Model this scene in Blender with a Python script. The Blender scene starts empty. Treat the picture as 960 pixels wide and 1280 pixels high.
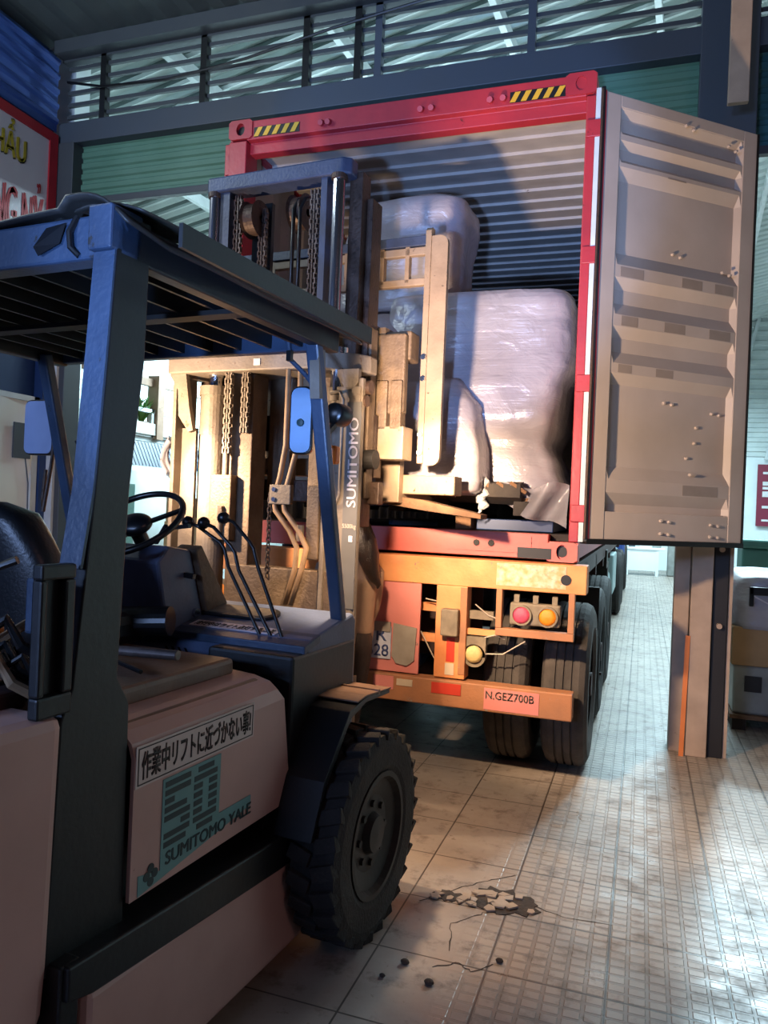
import bpy, bmesh, math, random
from mathutils import Vector, Matrix, noise
random.seed(7)
R = math.radians
C = bpy.context.scene.collection

# ------------------------------------------------------------------ camera, world, light, exposure
cam_d = bpy.data.cameras.new('camera'); cam = bpy.data.objects.new('camera', cam_d); C.objects.link(cam)
bpy.context.scene.camera = cam
cam_d.sensor_fit = 'HORIZONTAL'; cam_d.sensor_width = 36.0; cam_d.lens = 36.0*950/960; cam_d.clip_start = 0.05
cam_d.shift_y = -4.0/960
a = R(18.8)
fwd = Vector((-math.sin(a), math.cos(a), 0)); right = Vector((math.cos(a), math.sin(a), 0)); up = Vector((0, 0, 1))
ro = R(2.4)
# the picture's up and right, turned 2.4 degrees about the line of sight
cr = right*math.cos(ro) + up*math.sin(ro)
cu = -right*math.sin(ro) + up*math.cos(ro)
M = Matrix((cr, cu, -fwd)).transposed().to_4x4(); M.translation = (0, 0, 1.6)
cam.matrix_world = M

sc = bpy.context.scene
sc.view_settings.view_transform = 'Standard'; sc.view_settings.look = 'None'
sc.view_settings.exposure = 0.0; sc.view_settings.gamma = 1.0; sc.view_settings.use_curve_mapping = False
w = bpy.data.worlds.new('night'); sc.world = w; w.use_nodes = True
w.node_tree.nodes['Background'].inputs[0].default_value = (0.35, 0.42, 0.6, 1)
w.node_tree.nodes['Background'].inputs[1].default_value = 0.055

def area(name, loc, target, sx, sy, power, col):
    d = bpy.data.lights.new(name, 'AREA'); d.shape = 'RECTANGLE'; d.size = sx; d.size_y = sy; d.energy = power; d.color = col
    o = bpy.data.objects.new(name, d); C.objects.link(o); o.location = loc
    o.rotation_euler = (Vector(target)-Vector(loc)).to_track_quat('-Z', 'Y').to_euler(); return o
def spot(name, loc, target, power, col, ang, rad=0.05, blend=0.25):
    d = bpy.data.lights.new(name, 'SPOT'); d.energy = power; d.color = col; d.spot_size = R(ang); d.spot_blend = blend; d.shadow_soft_size = rad
    o = bpy.data.objects.new(name, d); C.objects.link(o); o.location = loc
    o.rotation_euler = (Vector(target)-Vector(loc)).to_track_quat('-Z', 'Y').to_euler(); return o
COOL = (0.62, 0.88, 1.0)
area('hall_light', (0.5, 10, 5.6), (0.5, 10, 0), 6, 0.8, 560, COOL)
area('hall_light', (0.5, 15.5, 5.6), (0.5, 15.5, 0), 6, 0.8, 900, COOL)
area('hall_light', (0.5, 21, 5.6), (0.5, 21, 0), 6, 0.8, 900, COOL)
area('hall_light', (-5.2, 10.5, 3.9), (-6.8, 10.5, 1.2), 3, 0.4, 420, COOL)
area('hall_uplight', (-3.5, 9.5, 5.0), (-3.0, 8.5, 8), 4, 1.0, 130, COOL)
area('rear_blue_light', (-2.4, -5.5, 2.9), (-1.6, 4, 3.0), 1.2, 0.6, 210, (0.34, 0.52, 1.0))
spot('ceiling_fill_spot', (-0.1, -1.8, 0.8), (-1.55, 5.7, 3.9), 1350, (0.28, 0.48, 1.0), 24, 0.08, 0.35)  # added spot, no such lamp known, throws blue onto the container ceiling
area('rear_blue_light', (-3.6, -2.6, 2.5), (-1.8, 2.7, 1.3), 0.8, 0.4, 110, (0.34, 0.52, 1.0))  # second blue lamp, unseen, added to brighten the dash
area('hall_lamp', (1.35, 10.8, 4.7), (0.3, 3.0, 0), 0.5, 0.3, 330, COOL)
area('canopy_fill', (-4.9, 2.0, 4.9), (-3.0, 3.0, 5.9), 2.0, 0.3, 100, (0.8, 0.95, 1.0))  # added fill aimed upward to brighten the canopy underside, no lamp known there
area('side_fill_light', (4.5, -1.0, 4.6), (0.0, 4.5, 0), 1.0, 1.0, 24, (1.0, 0.50, 0.42))  # unseen reddish fill, tuned to tint the forklift's right side
WARM = (1.0, 0.69, 0.44)

# ------------------------------------------------------------------ materials
def srgb(h):
    if isinstance(h, str):
        v = [int(h[i:i+2], 16)/255 for i in (0, 2, 4)]
        return tuple((c/12.92 if c <= 0.04045 else ((c+0.055)/1.055)**2.4) for c in v)
    return h
MAT = {}
def mat(name, col, rough=0.55, metal=0.0, col2=None, nscale=6.0, namt=0.5, bump=0.0, bscale=40.0, emit=None, estr=0.0,
        trans=0.0, alpha=1.0, rust=None, rustamt=0.0, spec=0.5, sub=0.0):
    m = bpy.data.materials.new(name); m.use_nodes = True; nt = m.node_tree; n = nt.nodes; l = nt.links
    b = n['Principled BSDF']; c = srgb(col)
    tc = n.new('ShaderNodeTexCoord')
    no = n.new('ShaderNodeTexNoise'); no.inputs['Scale'].default_value = nscale; no.inputs['Detail'].default_value = 6
    l.new(tc.outputs['Object'], no.inputs['Vector'])
    mx = n.new('ShaderNodeMix'); mx.data_type = 'RGBA'
    c2 = srgb(col2) if col2 else tuple(x*0.62 for x in c)
    rp = n.new('ShaderNodeMapRange'); rp.inputs['From Min'].default_value = 0.35; rp.inputs['From Max'].default_value = 0.72
    rp.inputs['To Max'].default_value = namt
    l.new(no.outputs['Fac'], rp.inputs['Value']); l.new(rp.outputs[0], mx.inputs['Factor'])
    mx.inputs['A'].default_value = (*c, 1); mx.inputs['B'].default_value = (*c2, 1)
    out = mx.outputs['Result']
    if rust:
        n2 = n.new('ShaderNodeTexNoise'); n2.inputs['Scale'].default_value = nscale*2.3; n2.inputs['Detail'].default_value = 9; n2.inputs['Roughness'].default_value = 0.7
        l.new(tc.outputs['Object'], n2.inputs['Vector'])
        r2 = n.new('ShaderNodeMapRange'); r2.inputs['From Min'].default_value = 0.66-rustamt*0.3; r2.inputs['From Max'].default_value = 0.70-rustamt*0.3
        l.new(n2.outputs['Fac'], r2.inputs['Value'])
        m2 = n.new('ShaderNodeMix'); m2.data_type = 'RGBA'; l.new(r2.outputs[0], m2.inputs['Factor'])
        l.new(out, m2.inputs['A']); m2.inputs['B'].default_value = (*srgb(rust), 1); out = m2.outputs['Result']
    l.new(out, b.inputs['Base Color'])
    b.inputs['Roughness'].default_value = rough; b.inputs['Metallic'].default_value = metal
    b.inputs['Specular IOR Level'].default_value = spec
    if trans: b.inputs['Transmission Weight'].default_value = trans
    if sub: b.inputs['Subsurface Weight'].default_value = sub
    if alpha < 1: b.inputs['Alpha'].default_value = alpha
    if emit: b.inputs['Emission Color'].default_value = (*srgb(emit), 1); b.inputs['Emission Strength'].default_value = estr
    if bump:
        nb = n.new('ShaderNodeTexNoise'); nb.inputs['Scale'].default_value = bscale; nb.inputs['Detail'].default_value = 4
        l.new(tc.outputs['Object'], nb.inputs['Vector'])
        bp = n.new('ShaderNodeBump'); bp.inputs['Strength'].default_value = bump; bp.inputs['Distance'].default_value = 0.01
        l.new(nb.outputs['Fac'], bp.inputs['Height']); l.new(bp.outputs[0], b.inputs['Normal'])
    MAT[name] = m; return m

mat('guard_blue', '34455c', 0.42, 0.0, '1f2a3c', 7, 0.5, 0.15, 60, rust='2a2622', rustamt=0.10)
mat('side_black', '111417', 0.45, 0.0, '0a0c0e', 8, 0.6, 0.08, 50)  # black parts, and the guard paint's unlit tone on the rear pillars
mat('rubber_sheet', '1c1d1d', 0.5, 0.0, '332f2a', 5, 0.6, 0.3, 30)
mat('mast_cream', '786d60', 0.6, 0.1, '5c5246', 9, 0.6, 0.25, 60, rust='5a4432', rustamt=0.12)
mat('mast_brown', '4c3a30', 0.5, 0.3, '33261e', 10, 0.7, 0.3, 60, rust='2c1e16', rustamt=0.3)
mat('mast_blue', '3e485f', 0.45, 0.1, '2b3346', 10, 0.6, 0.2, 60)
mat('chrome', 'c8ccd4', 0.16, 1.0, 'a0a4aa', 8, 0.3)
mat('chain_steel', '6a5f5a', 0.45, 0.6, '3a322e', 30, 0.7)
mat('black_plastic', '131416', 0.32, 0.0, '0b0b0c', 8, 0.5)
mat('seat_vinyl', '191a1d', 0.38, 0.0, '101113', 8, 0.5, 0.15, 90)
mat('tire_rubber', '151413', 0.8, 0.0, '2b2826', 12, 0.7, 0.4, 80)
mat('tire_dusty', '4a443e', 0.85, 0.0, '2c2825', 9, 0.8, 0.4, 80)
mat('rim_grey', '2c2a28', 0.6, 0.4, '191817', 12, 0.6)
mat('body_white', 'c9a49a', 0.4, 0.0, 'a58278', 3, 0.5, 0.05, 30, rust='6a5048', rustamt=-0.02)
mat('hood_tan', '785e4c', 0.4, 0.0, '4a382c', 6, 0.6, 0.15, 50, rust='3a2c24', rustamt=0.05)
mat('cowl_grey', '566480', 0.5, 0.0, '3e4a60', 7, 0.6, 0.1, 60)
mat('mast_plate', '5c5a56', 0.55, 0.0, '4a4844', 8, 0.5)
mat('backrest_beige', '94806a', 0.5, 0.0, '70604e', 8, 0.6, 0.15, 60, rust='3b2a1e', rustamt=0.10)
mat('sideshift_tan', '6e5c49', 0.6, 0.1, '463729', 12, 0.7, 0.4, 70)
mat('container_red', 'ac303a', 0.42, 0.0, '8a2836', 5, 0.6, 0.1, 40, rust='4a2020', rustamt=0.03)
mat('sill_lit_red', 'cc6a60', 0.5, 0.0, 'a8504c', 4, 0.6, 0.1, 40, rust='5a3030', rustamt=0.02)  # container red made paler, the headlamp glare on sill and castings put into colour
mat('container_inner', 'b9b4ae', 0.5, 0.0, '8e8b88', 4, 0.5, 0.1, 40, rust='6a5e54', rustamt=-0.03)
mat('door_grey', 'bfb1a4', 0.5, 0.0, 'a39688', 3, 0.5, 0.05, 30)
mat('door_patch', '998c80', 0.55, 0.0, '8b7e72', 14, 0.5)
mat('gasket', '0e0e0f', 0.5); mat('gasket_white', 'c9d6dc', 0.35)
mat('trailer_orange', 'd8935c', 0.55, 0.0, 'b8602c', 6, 0.6, 0.15, 50, rust='7c6a5c', rustamt=0.06)
mat('trailer_pink', 'd4827a', 0.55, 0.0, 'c07468', 5, 0.6, 0.1, 50, rust='7a6a62', rustamt=0.02)
mat('worn_print', 'd8925c', 0.6, 0.0, 'cdbfae', 26, 1.0, 0.1, 50, rust='8f8478', rustamt=0.2)
mat('trailer_dusty', 'a8714c', 0.65, 0.0, '8a6248', 8, 0.7, 0.2, 60, rust='8f8478', rustamt=0.14)
mat('lamp_housing', '80735f', 0.7, 0.0, '5d5344', 20, 0.7)
mat('lens_red', 'd24a62', 0.4, 0.0, 'b03a50', 60, 0.6, 0.4, 200)
mat('lens_amber', 'ef8a20', 0.4, 0.0, 'd27412', 60, 0.6, 0.4, 200)
mat('lens_yellow', 'c8ae74', 0.5, 0.0, 'ab9460', 60, 0.6, 0.4, 200)
mat('reflector_red', 'c43a28', 0.5); mat('reflector_white', 'cbb9a0', 0.6)
mat('plate_white', 'c6cad8', 0.4, 0.0, '9a9fb4', 20, 0.5); mat('plate_blue', '3c4a78', 0.5)
mat('grey_board', '9c9488', 0.7, 0.0, '7c746a', 12, 0.6)
mat('hazard_black', '161616', 0.5); mat('hazard_yellow', 'd8a830', 0.5)
mat('film', 'aaa6ae', 0.25, 0.0, '7b7783', 3.0, 0.7, spec=0.7)
mat('film_thin', 'a8a6ae', 0.22, 0.0, '7f7d86', 4, 0.6, 0.9, 16, alpha=0.6)
mat('film_clear', 'd8dce0', 0.12, 0.0, 'aab0b6', 14, 0.6, 1.0, 25, alpha=0.6)
mat('pallet_wood', '7a5a40', 0.8, 0.0, '4a3626', 12, 0.7, 0.3, 60)
mat('pallet_dark', '302a26', 0.8, 0.0, '1c1816', 12, 0.7, 0.3, 60)
mat('steel_grey', '4a4f54', 0.5, 0.2, '444b54', 6, 0.5)
mat('steel_blue', '464d57', 0.5, 0.1, '434d5c', 4, 0.5)
mat('shutter_green', '5c8472', 0.5, 0.0, '44705c', 3, 0.5)
mat('shutter_teal', '2c6a70', 0.5, 0.0, '215258', 3, 0.5)
mat('roof_sheet', 'c8d2d0', 0.5, 0.1, 'a8b4b4', 2, 0.5)
mat('roof_rib', '6c7878', 0.5, 0.1)
mat('canopy_sheet', '525a5a', 0.6, 0.1, '434a4a', 2, 0.6)
mat('white_steel', 'c8d0d0', 0.5)
mat('blue_sheet', '2c4c92', 0.5, 0.1, '22397a', 3, 0.5)
mat('sign_white', 'cfc8cc', 0.5, 0.0, 'bdb6bc', 2, 0.4); mat('sign_red', 'b3202e', 0.5); mat('sign_yellow', 'c7b030', 0.5); mat('sign_dark', '38342a', 0.5)
mat('fascia_blue', '1f3a66', 0.5, 0.0, '182e54', 3, 0.5)
mat('wave_white', 'dcdcd4', 0.5, 0.0, 'c6c8c2', 3, 0.4)
mat('pillar_beige', 'b09a86', 0.55, 0.0, '8c7a6a', 6, 0.6, 0.1, 50, rust='5e4e42', rustamt=-0.02)
mat('pillar_black', '1c1a1a', 0.5)
mat('orange_strip', 'd87c40', 0.5)
mat('hall_white', 'dfe8e8', 0.6, 0.0, 'ccd6d8', 2, 0.5)
mat('awning_navy', '26364a', 0.5, 0.1, '28384c', 4, 0.5)
mat('leaf', '5a8a3a', 0.5, 0.0, '3a6a2a', 12, 0.8)
mat('wood_post', '9a7c66', 0.7, 0.0, '7c6250', 10, 0.6)
mat('cardboard', 'ab8860', 0.8, 0.0, '8c6e4c', 6, 0.5)
mat('machine_grey', '8e918c', 0.5, 0.1, '6c6f6a', 8, 0.6)
mat('bin_green', '3a6a62', 0.5, 0.0, '2c524c', 5, 0.5)
mat('banner_maroon', '7c1c38', 0.5, 0.0, '6a1830', 3, 0.4); mat('print_white', 'd8d8d8', 0.5)
mat('label_white', 'd2c6c0', 0.45, 0.0, 'c0b2ac', 8, 0.4); mat('ink', '1b1613', 0.5)
mat('decal_teal', '6a9a9a', 0.5, 0.0, '5c8a8c', 8, 0.4); mat('decal_ink', '1e3a3e', 0.5)
mat('mirror_glass', 'a8b6d6', 0.3, 0.35, '8c9ac0', 8, 0.5)
mat('mirror_blue', '2c5270', 0.3, 0.2, '416c98', 8, 0.5)
mat('amber', 'e8771a', 0.35, 0.0, 'c05c10', 10, 0.4)
mat('skin', 'b98468', 0.5, 0.0, 'a87458', 8, 0.4, sub=0.1)
mat('hair', '140e0c', 0.35, 0.0, '2a1810', 30, 0.7, 0.5, 160)
mat('shirt', 'a88a70', 0.75, 0.0, '8c705a', 5, 0.6, 0.5, 22)
mat('trousers', '2e211c', 0.8, 0.0, '1e1512', 8, 0.6, 0.4, 30)
mat('shoe', '1c1a1a', 0.6)
mat('hydraulic_hose', '9c7f60', 0.55, 0.0, '6e563e', 14, 0.6)
mat('wire', 'b8aa98', 0.5); mat('tile_shard', 'a39382', 0.4, 0.0, '8a7a6a', 8, 0.5); mat('rubble', '2e2620', 0.9, 0.0, '4a3c32', 30, 0.8, 0.6, 60)
mat('chassis', '3a2220', 0.7, 0.1, '261a18', 6, 0.7); mat('tank_teal', '8aa0a0', 0.5, 0.1, '6c8282', 5, 0.5)
mat('lamp_glass', 'fff0d8', 0.3, 0.0, emit='ffd090', estr=4.0)
mat('mesh_cyan', '9ad8d0', 0.5, 0.0, '84c4bc', 50, 0.6)

def brick_mat():
    m = mat('brick_white', 'dfe4e0', 0.6); nt = m.node_tree; n = nt.nodes; l = nt.links; b = n['Principled BSDF']
    tc = [x for x in n if x.type == 'TEX_COORD'][0]
    mp = n.new('ShaderNodeMapping'); mp.inputs['Rotation'].default_value = (0, R(90), R(90)); l.new(tc.outputs['Object'], mp.inputs[0])
    sx = n.new('ShaderNodeSeparateXYZ'); l.new(tc.outputs['Object'], sx.inputs[0])
    cb = n.new('ShaderNodeCombineXYZ'); l.new(sx.outputs['Y'], cb.inputs['X']); l.new(sx.outputs['Z'], cb.inputs['Y'])
    br = n.new('ShaderNodeTexBrick'); br.inputs['Scale'].default_value = 1.0; br.inputs['Brick Width'].default_value = 0.4; br.inputs['Row Height'].default_value = 0.13
    br.inputs['Mortar Size'].default_value = 0.012; l.new(cb.outputs[0], br.inputs['Vector'])
    br.inputs['Color1'].default_value = (*srgb('dce4e0'), 1); br.inputs['Color2'].default_value = (*srgb('cdd8d4'), 1); br.inputs['Mortar'].default_value = (*srgb('aab8b6'), 1)
    l.new(br.outputs['Color'], b.inputs['Base Color'])
brick_mat()
def film_bump(nm):
    # taut, streaky wrinkles of stretch film: two stretched noises over each other
    m = MAT[nm]; nt = m.node_tree; n = nt.nodes; l = nt.links; b = n['Principled BSDF']; prev = None
    for rot, sc_, st, dist in (((0.3, 0.5, 0), (1.2, 1.2, 16), 0.45, 0.010), ((0.2, -0.75, 0.2), (1.5, 1.5, 20), 0.35, 0.008), ((0, 0, 0), (3, 3, 4), 0.7, 0.03)):
        tc = n.new('ShaderNodeTexCoord'); mp = n.new('ShaderNodeMapping'); mp.inputs['Rotation'].default_value = rot; mp.inputs['Scale'].default_value = sc_; l.new(tc.outputs['Object'], mp.inputs[0])
        no = n.new('ShaderNodeTexNoise'); no.inputs['Scale'].default_value = 1.6; no.inputs['Detail'].default_value = 5; no.inputs['Distortion'].default_value = 0.6; l.new(mp.outputs[0], no.inputs['Vector'])
        bp = n.new('ShaderNodeBump'); bp.inputs['Strength'].default_value = st; bp.inputs['Distance'].default_value = dist; l.new(no.outputs['Fac'], bp.inputs['Height'])
        if prev: l.new(prev, bp.inputs['Normal'])
        prev = bp.outputs[0]
    l.new(prev, b.inputs['Normal'])
film_bump('film')

def floor_mat():
    m = bpy.data.materials.new('floor_tiles'); m.use_nodes = True; nt = m.node_tree; n = nt.nodes; l = nt.links; b = n['Principled BSDF']
    ge = n.new('ShaderNodeNewGeometry')
    def mapv(off):
        mp = n.new('ShaderNodeMapping'); mp.inputs['Location'].default_value = off; l.new(ge.outputs['Position'], mp.inputs[0]); return mp
    big = n.new('ShaderNodeTexBrick'); big.offset = 0; big.squash = 1
    big.inputs['Scale'].default_value = 1; big.inputs['Brick Width'].default_value = 0.4; big.inputs['Row Height'].default_value = 0.4
    big.inputs['Mortar Size'].default_value = 0.0038; big.inputs['Mortar Smooth'].default_value = 0.2
    big.inputs['Color1'].default_value = (0, 0, 0, 1); big.inputs['Color2'].default_value = (1, 1, 1, 1); big.inputs['Mortar'].default_value = (0.5, 0.5, 0.5, 1)
    l.new(mapv((0.455, -3.455, 0)).outputs[0], big.inputs['Vector'])
    sm = n.new('ShaderNodeTexBrick'); sm.offset = 0; sm.squash = 1
    sm.inputs['Scale'].default_value = 1; sm.inputs['Brick Width'].default_value = 0.0667; sm.inputs['Row Height'].default_value = 0.05
    sm.inputs['Mortar Size'].default_value = 0.0085; sm.inputs['Mortar Smooth'].default_value = 0.35
    l.new(mapv((0.455, -3.455, 0)).outputs[0], sm.inputs['Vector'])
    # pattern fades out on the old smooth tiles to the left
    sx = n.new('ShaderNodeSeparateXYZ'); l.new(ge.outputs['Position'], sx.inputs[0])
    mk = n.new('ShaderNodeMapRange'); mk.inputs['From Min'].default_value = -0.62; mk.inputs['From Max'].default_value = -0.38; l.new(sx.outputs['X'], mk.inputs['Value'])
    no = n.new('ShaderNodeTexNoise'); no.inputs['Scale'].default_value = 1.6; no.inputs['Detail'].default_value = 8; no.inputs['Roughness'].default_value = 0.62; l.new(ge.outputs['Position'], no.inputs['Vector'])
    no2 = n.new('ShaderNodeTexNoise'); no2.inputs['Scale'].default_value = 7; no2.inputs['Detail'].default_value = 8; no2.inputs['Roughness'].default_value = 0.7; l.new(ge.outputs['Position'], no2.inputs['Vector'])
    def mix(fac, A, B):
        x = n.new('ShaderNodeMix'); x.data_type = 'RGBA'
        if hasattr(fac, 'name'): l.new(fac, x.inputs['Factor'])
        else: x.inputs['Factor'].default_value = fac
        for s, v in (('A', A), ('B', B)):
            if hasattr(v, 'name'): l.new(v, x.inputs[s])
            else: x.inputs[s].default_value = (*srgb(v), 1)
        return x.outputs['Result']
    def rng(s, a0, a1, t0=0, t1=1):
        x = n.new('ShaderNodeMapRange'); x.inputs['From Min'].default_value = a0; x.inputs['From Max'].default_value = a1
        x.inputs['To Min'].default_value = t0; x.inputs['To Max'].default_value = t1; l.new(s, x.inputs['Value']); return x.outputs[0]
    def mul(p, q):
        x = n.new('ShaderNodeMath'); x.operation = 'MULTIPLY'
        for i, v in enumerate((p, q)):
            if hasattr(v, 'name'): l.new(v, x.inputs[i])
            else: x.inputs[i].default_value = v
        return x.outputs[0]
    base = mix(rng(no.outputs['Fac'], 0.35, 0.7), 'a99d91', '857a70')
    base = mix(rng(no2.outputs['Fac'], 0.53, 0.70, 0, 0.8), base, '54453a')
    base = mix(mul(mul(sm.outputs['Fac'], mk.outputs[0]), 0.45), base, '5f564e')
    base = mix(mul(big.outputs['Fac'], 0.85), base, '2c241e')
    l.new(base, b.inputs['Base Color'])
    l.new(rng(no2.outputs['Fac'], 0.3, 0.75, 0.22, 0.6), b.inputs['Roughness'])
    h = mul(mul(sm.outputs['Fac'], mk.outputs[0]), -1.0)
    b1 = n.new('ShaderNodeBump'); b1.inputs['Strength'].default_value = 0.7; b1.inputs['Distance'].default_value = 0.003; l.new(h, b1.inputs['Height'])
    b2 = n.new('ShaderNodeBump'); b2.inputs['Strength'].default_value = 0.25; b2.inputs['Distance'].default_value = 0.006; l.new(no2.outputs['Fac'], b2.inputs['Height']); l.new(b1.outputs[0], b2.inputs['Normal'])
    l.new(b2.outputs[0], b.inputs['Normal'])
    MAT['floor_tiles'] = m
floor_mat()

# ------------------------------------------------------------------ mesh helpers
ORG = {}      # where each parent's own origin stands, so parts can be given in place
class MB:
    def __init__(s): s.bm = bmesh.new()
    def _xf(s, vs, m):
        bmesh.ops.transform(s.bm, matrix=m, verts=vs)
    def box(s, x0, x1, y0, y1, z0, z1, rot=None, piv=None):
        r = bmesh.ops.create_cube(s.bm, size=1); vs = r['verts']
        s._xf(vs, Matrix.Translation(((x0+x1)/2, (y0+y1)/2, (z0+z1)/2)) @ Matrix.Diagonal((abs(x1-x0), abs(y1-y0), abs(z1-z0), 1)))
        if rot:
            p = Vector(piv) if piv else Vector(((x0+x1)/2, (y0+y1)/2, (z0+z1)/2))
            s._xf(vs, Matrix.Translation(p) @ rot @ Matrix.Translation(-p))
        return s
    def bar(s, p0, p1, w, d, upv=(0, 0, 1)):
        p0 = Vector(p0); p1 = Vector(p1); z = (p1-p0); L = z.length; z.normalize(); u = Vector(upv)
        if abs(z.dot(u)) > 0.95: u = Vector((0, 1, 0))
        x = u.cross(z).normalized(); y = z.cross(x)
        m = Matrix((x, y, z)).transposed().to_4x4(); m.translation = (p0+p1)/2
        r = bmesh.ops.create_cube(s.bm, size=1); s._xf(r['verts'], m @ Matrix.Diagonal((w, d, L, 1))); return s
    def cyl(s, p0, p1, r0, r1=None, seg=20):
        p0 = Vector(p0); p1 = Vector(p1); z = p1-p0; L = z.length
        q = z.to_track_quat('Z', 'Y').to_matrix().to_4x4(); q.translation = (p0+p1)/2
        bmesh.ops.create_cone(s.bm, cap_ends=True, segments=seg, radius1=r0, radius2=r0 if r1 is None else r1, depth=L, matrix=q); return s
    def sph(s, c, r, sc_=(1, 1, 1), seg=20):
        bmesh.ops.create_uvsphere(s.bm, u_segments=seg, v_segments=seg//2+2, radius=r, matrix=Matrix.Translation(c) @ Matrix.Diagonal((*sc_, 1))); return s
    def tube(s, pts, r, seg=10, closed=False):
        pts = [Vector(p) for p in pts]; rings = []; N = len(pts)
        prev = None
        for i, p in enumerate(pts):
            if closed: t = pts[(i+1) % N]-pts[i-1]
            else: t = pts[min(i+1, N-1)]-pts[max(i-1, 0)]
            t.normalize()
            if prev is None:
                u = Vector((0, 0, 1)) if abs(t.z) < 0.9 else Vector((1, 0, 0))
                x = t.cross(u).normalized()
            else:
                x = (prev - t*prev.dot(t)).normalized()
            prev = x; y = t.cross(x)
            rr = r[i] if isinstance(r, (list, tuple)) else r
            rings.append([s.bm.verts.new(p + (x*math.cos(2*math.pi*k/seg)+y*math.sin(2*math.pi*k/seg))*rr) for k in range(seg)])
        for i in range(N if closed else N-1):
            A, B = rings[i], rings[(i+1) % N]
            for k in range(seg):
                try: s.bm.faces.new((A[k], A[(k+1) % seg], B[(k+1) % seg], B[k]))
                except ValueError: pass
        if not closed:
            s.bm.faces.new(rings[0][::-1]); s.bm.faces.new(rings[-1])
        return s
    def prism(s, pts, axis, a0, a1):
        """pts 2-D polygon in the two other axes (in xyz order), pushed along axis from a0 to a1"""
        def V(p, t):
            q = list(p); q.insert('xyz'.index(axis), t); return s.bm.verts.new(q)
        A = [V(p, a0) for p in pts]; B = [V(p, a1) for p in pts]; n = len(pts)
        s.bm.faces.new(A); s.bm.faces.new(B[::-1])
        for i in range(n): s.bm.faces.new((A[i], B[i], B[(i+1) % n], A[(i+1) % n]))
        return s
    def poly(s, vs, fs):
        V = [s.bm.verts.new(v) for v in vs]
        for f in fs: s.bm.faces.new([V[i] for i in f])
        return s
    def grid(s, fn, nu, nv, closed_u=False):
        V = [[s.bm.verts.new(fn(i/nu, j/nv)) for j in range(nv+1)] for i in range(nu+(0 if closed_u else 1))]
        n = len(V)
        for i in range(nu):
            for j in range(nv):
                s.bm.faces.new((V[i][j], V[(i+1) % n][j], V[(i+1) % n][j+1], V[i][j+1]))
        return s
    def lathe(s, prof, c, axis='x', seg=40):
        rings = []
        for (t, r) in prof:
            ring = []
            for k in range(seg):
                an = 2*math.pi*k/seg; p = (r*math.cos(an), r*math.sin(an)); q = list(p); q.insert('xyz'.index(axis), t)
                ring.append(s.bm.verts.new(Vector(q)+Vector(c)))
            rings.append(ring)
        for i in range(len(rings)-1):
            for k in range(seg):
                s.bm.faces.new((rings[i][k], rings[i+1][k], rings[i+1][(k+1) % seg], rings[i][(k+1) % seg]))
        return s
    def build(s, name, m, parent=None, bevel=0.0, smooth=False, solid=0.0, sub=0, M_=None):
        bmesh.ops.recalc_face_normals(s.bm, faces=s.bm.faces)
        if M_ is not None: bmesh.ops.transform(s.bm, matrix=M_, verts=s.bm.verts)
        off = Vector((0, 0, 0))
        if parent is None and len(s.bm.verts):
            xs = [v.co for v in s.bm.verts]
            off = Vector(((min(v.x for v in xs)+max(v.x for v in xs))/2, (min(v.y for v in xs)+max(v.y for v in xs))/2, min(v.z for v in xs)))
            bmesh.ops.translate(s.bm, vec=-off, verts=s.bm.verts)
        elif parent is not None:
            off = Vector((0, 0, 0)); g = ORG.get(parent.name, Vector((0, 0, 0)))
            bmesh.ops.translate(s.bm, vec=-g, verts=s.bm.verts)
        me = bpy.data.meshes.new(name); s.bm.to_mesh(me); s.bm.free()
        if smooth:
            for p in me.polygons: p.use_smooth = True
        me.materials.append(MAT[m])
        o = bpy.data.objects.new(name, me); C.objects.link(o); o.location = off
        if parent: o.parent = parent; ORG[o.name] = ORG.get(parent.name, Vector((0, 0, 0)))
        else: ORG[o.name] = off.copy()
        if solid: md = o.modifiers.new('solid', 'SOLIDIFY'); md.thickness = solid; md.offset = 0
        if sub: md = o.modifiers.new('sub', 'SUBSURF'); md.levels = sub; md.render_levels = sub
        if bevel: md = o.modifiers.new('bevel', 'BEVEL'); md.width = bevel; md.segments = 2; md.limit_method = 'ANGLE'
        return o
def tag(o, label=None, cat=None, group=None, kind=None):
    if label: o['label'] = label
    if cat: o['category'] = cat
    if group: o['group'] = group
    if kind: o['kind'] = kind
    return o
def empty(name, loc, label, cat, rz=0, group=None):
    o = bpy.data.objects.new(name, None); C.objects.link(o); o.location = loc; o.rotation_euler = (0, 0, rz); o.empty_display_size = 0.1
    return tag(o, label, cat, group)
def wempty(name, loc, label, cat, group=None):
    o = empty(name, loc, label, cat, 0, group); ORG[o.name] = Vector(loc); return o
def struct(o): o['kind'] = 'structure'; return o

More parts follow.
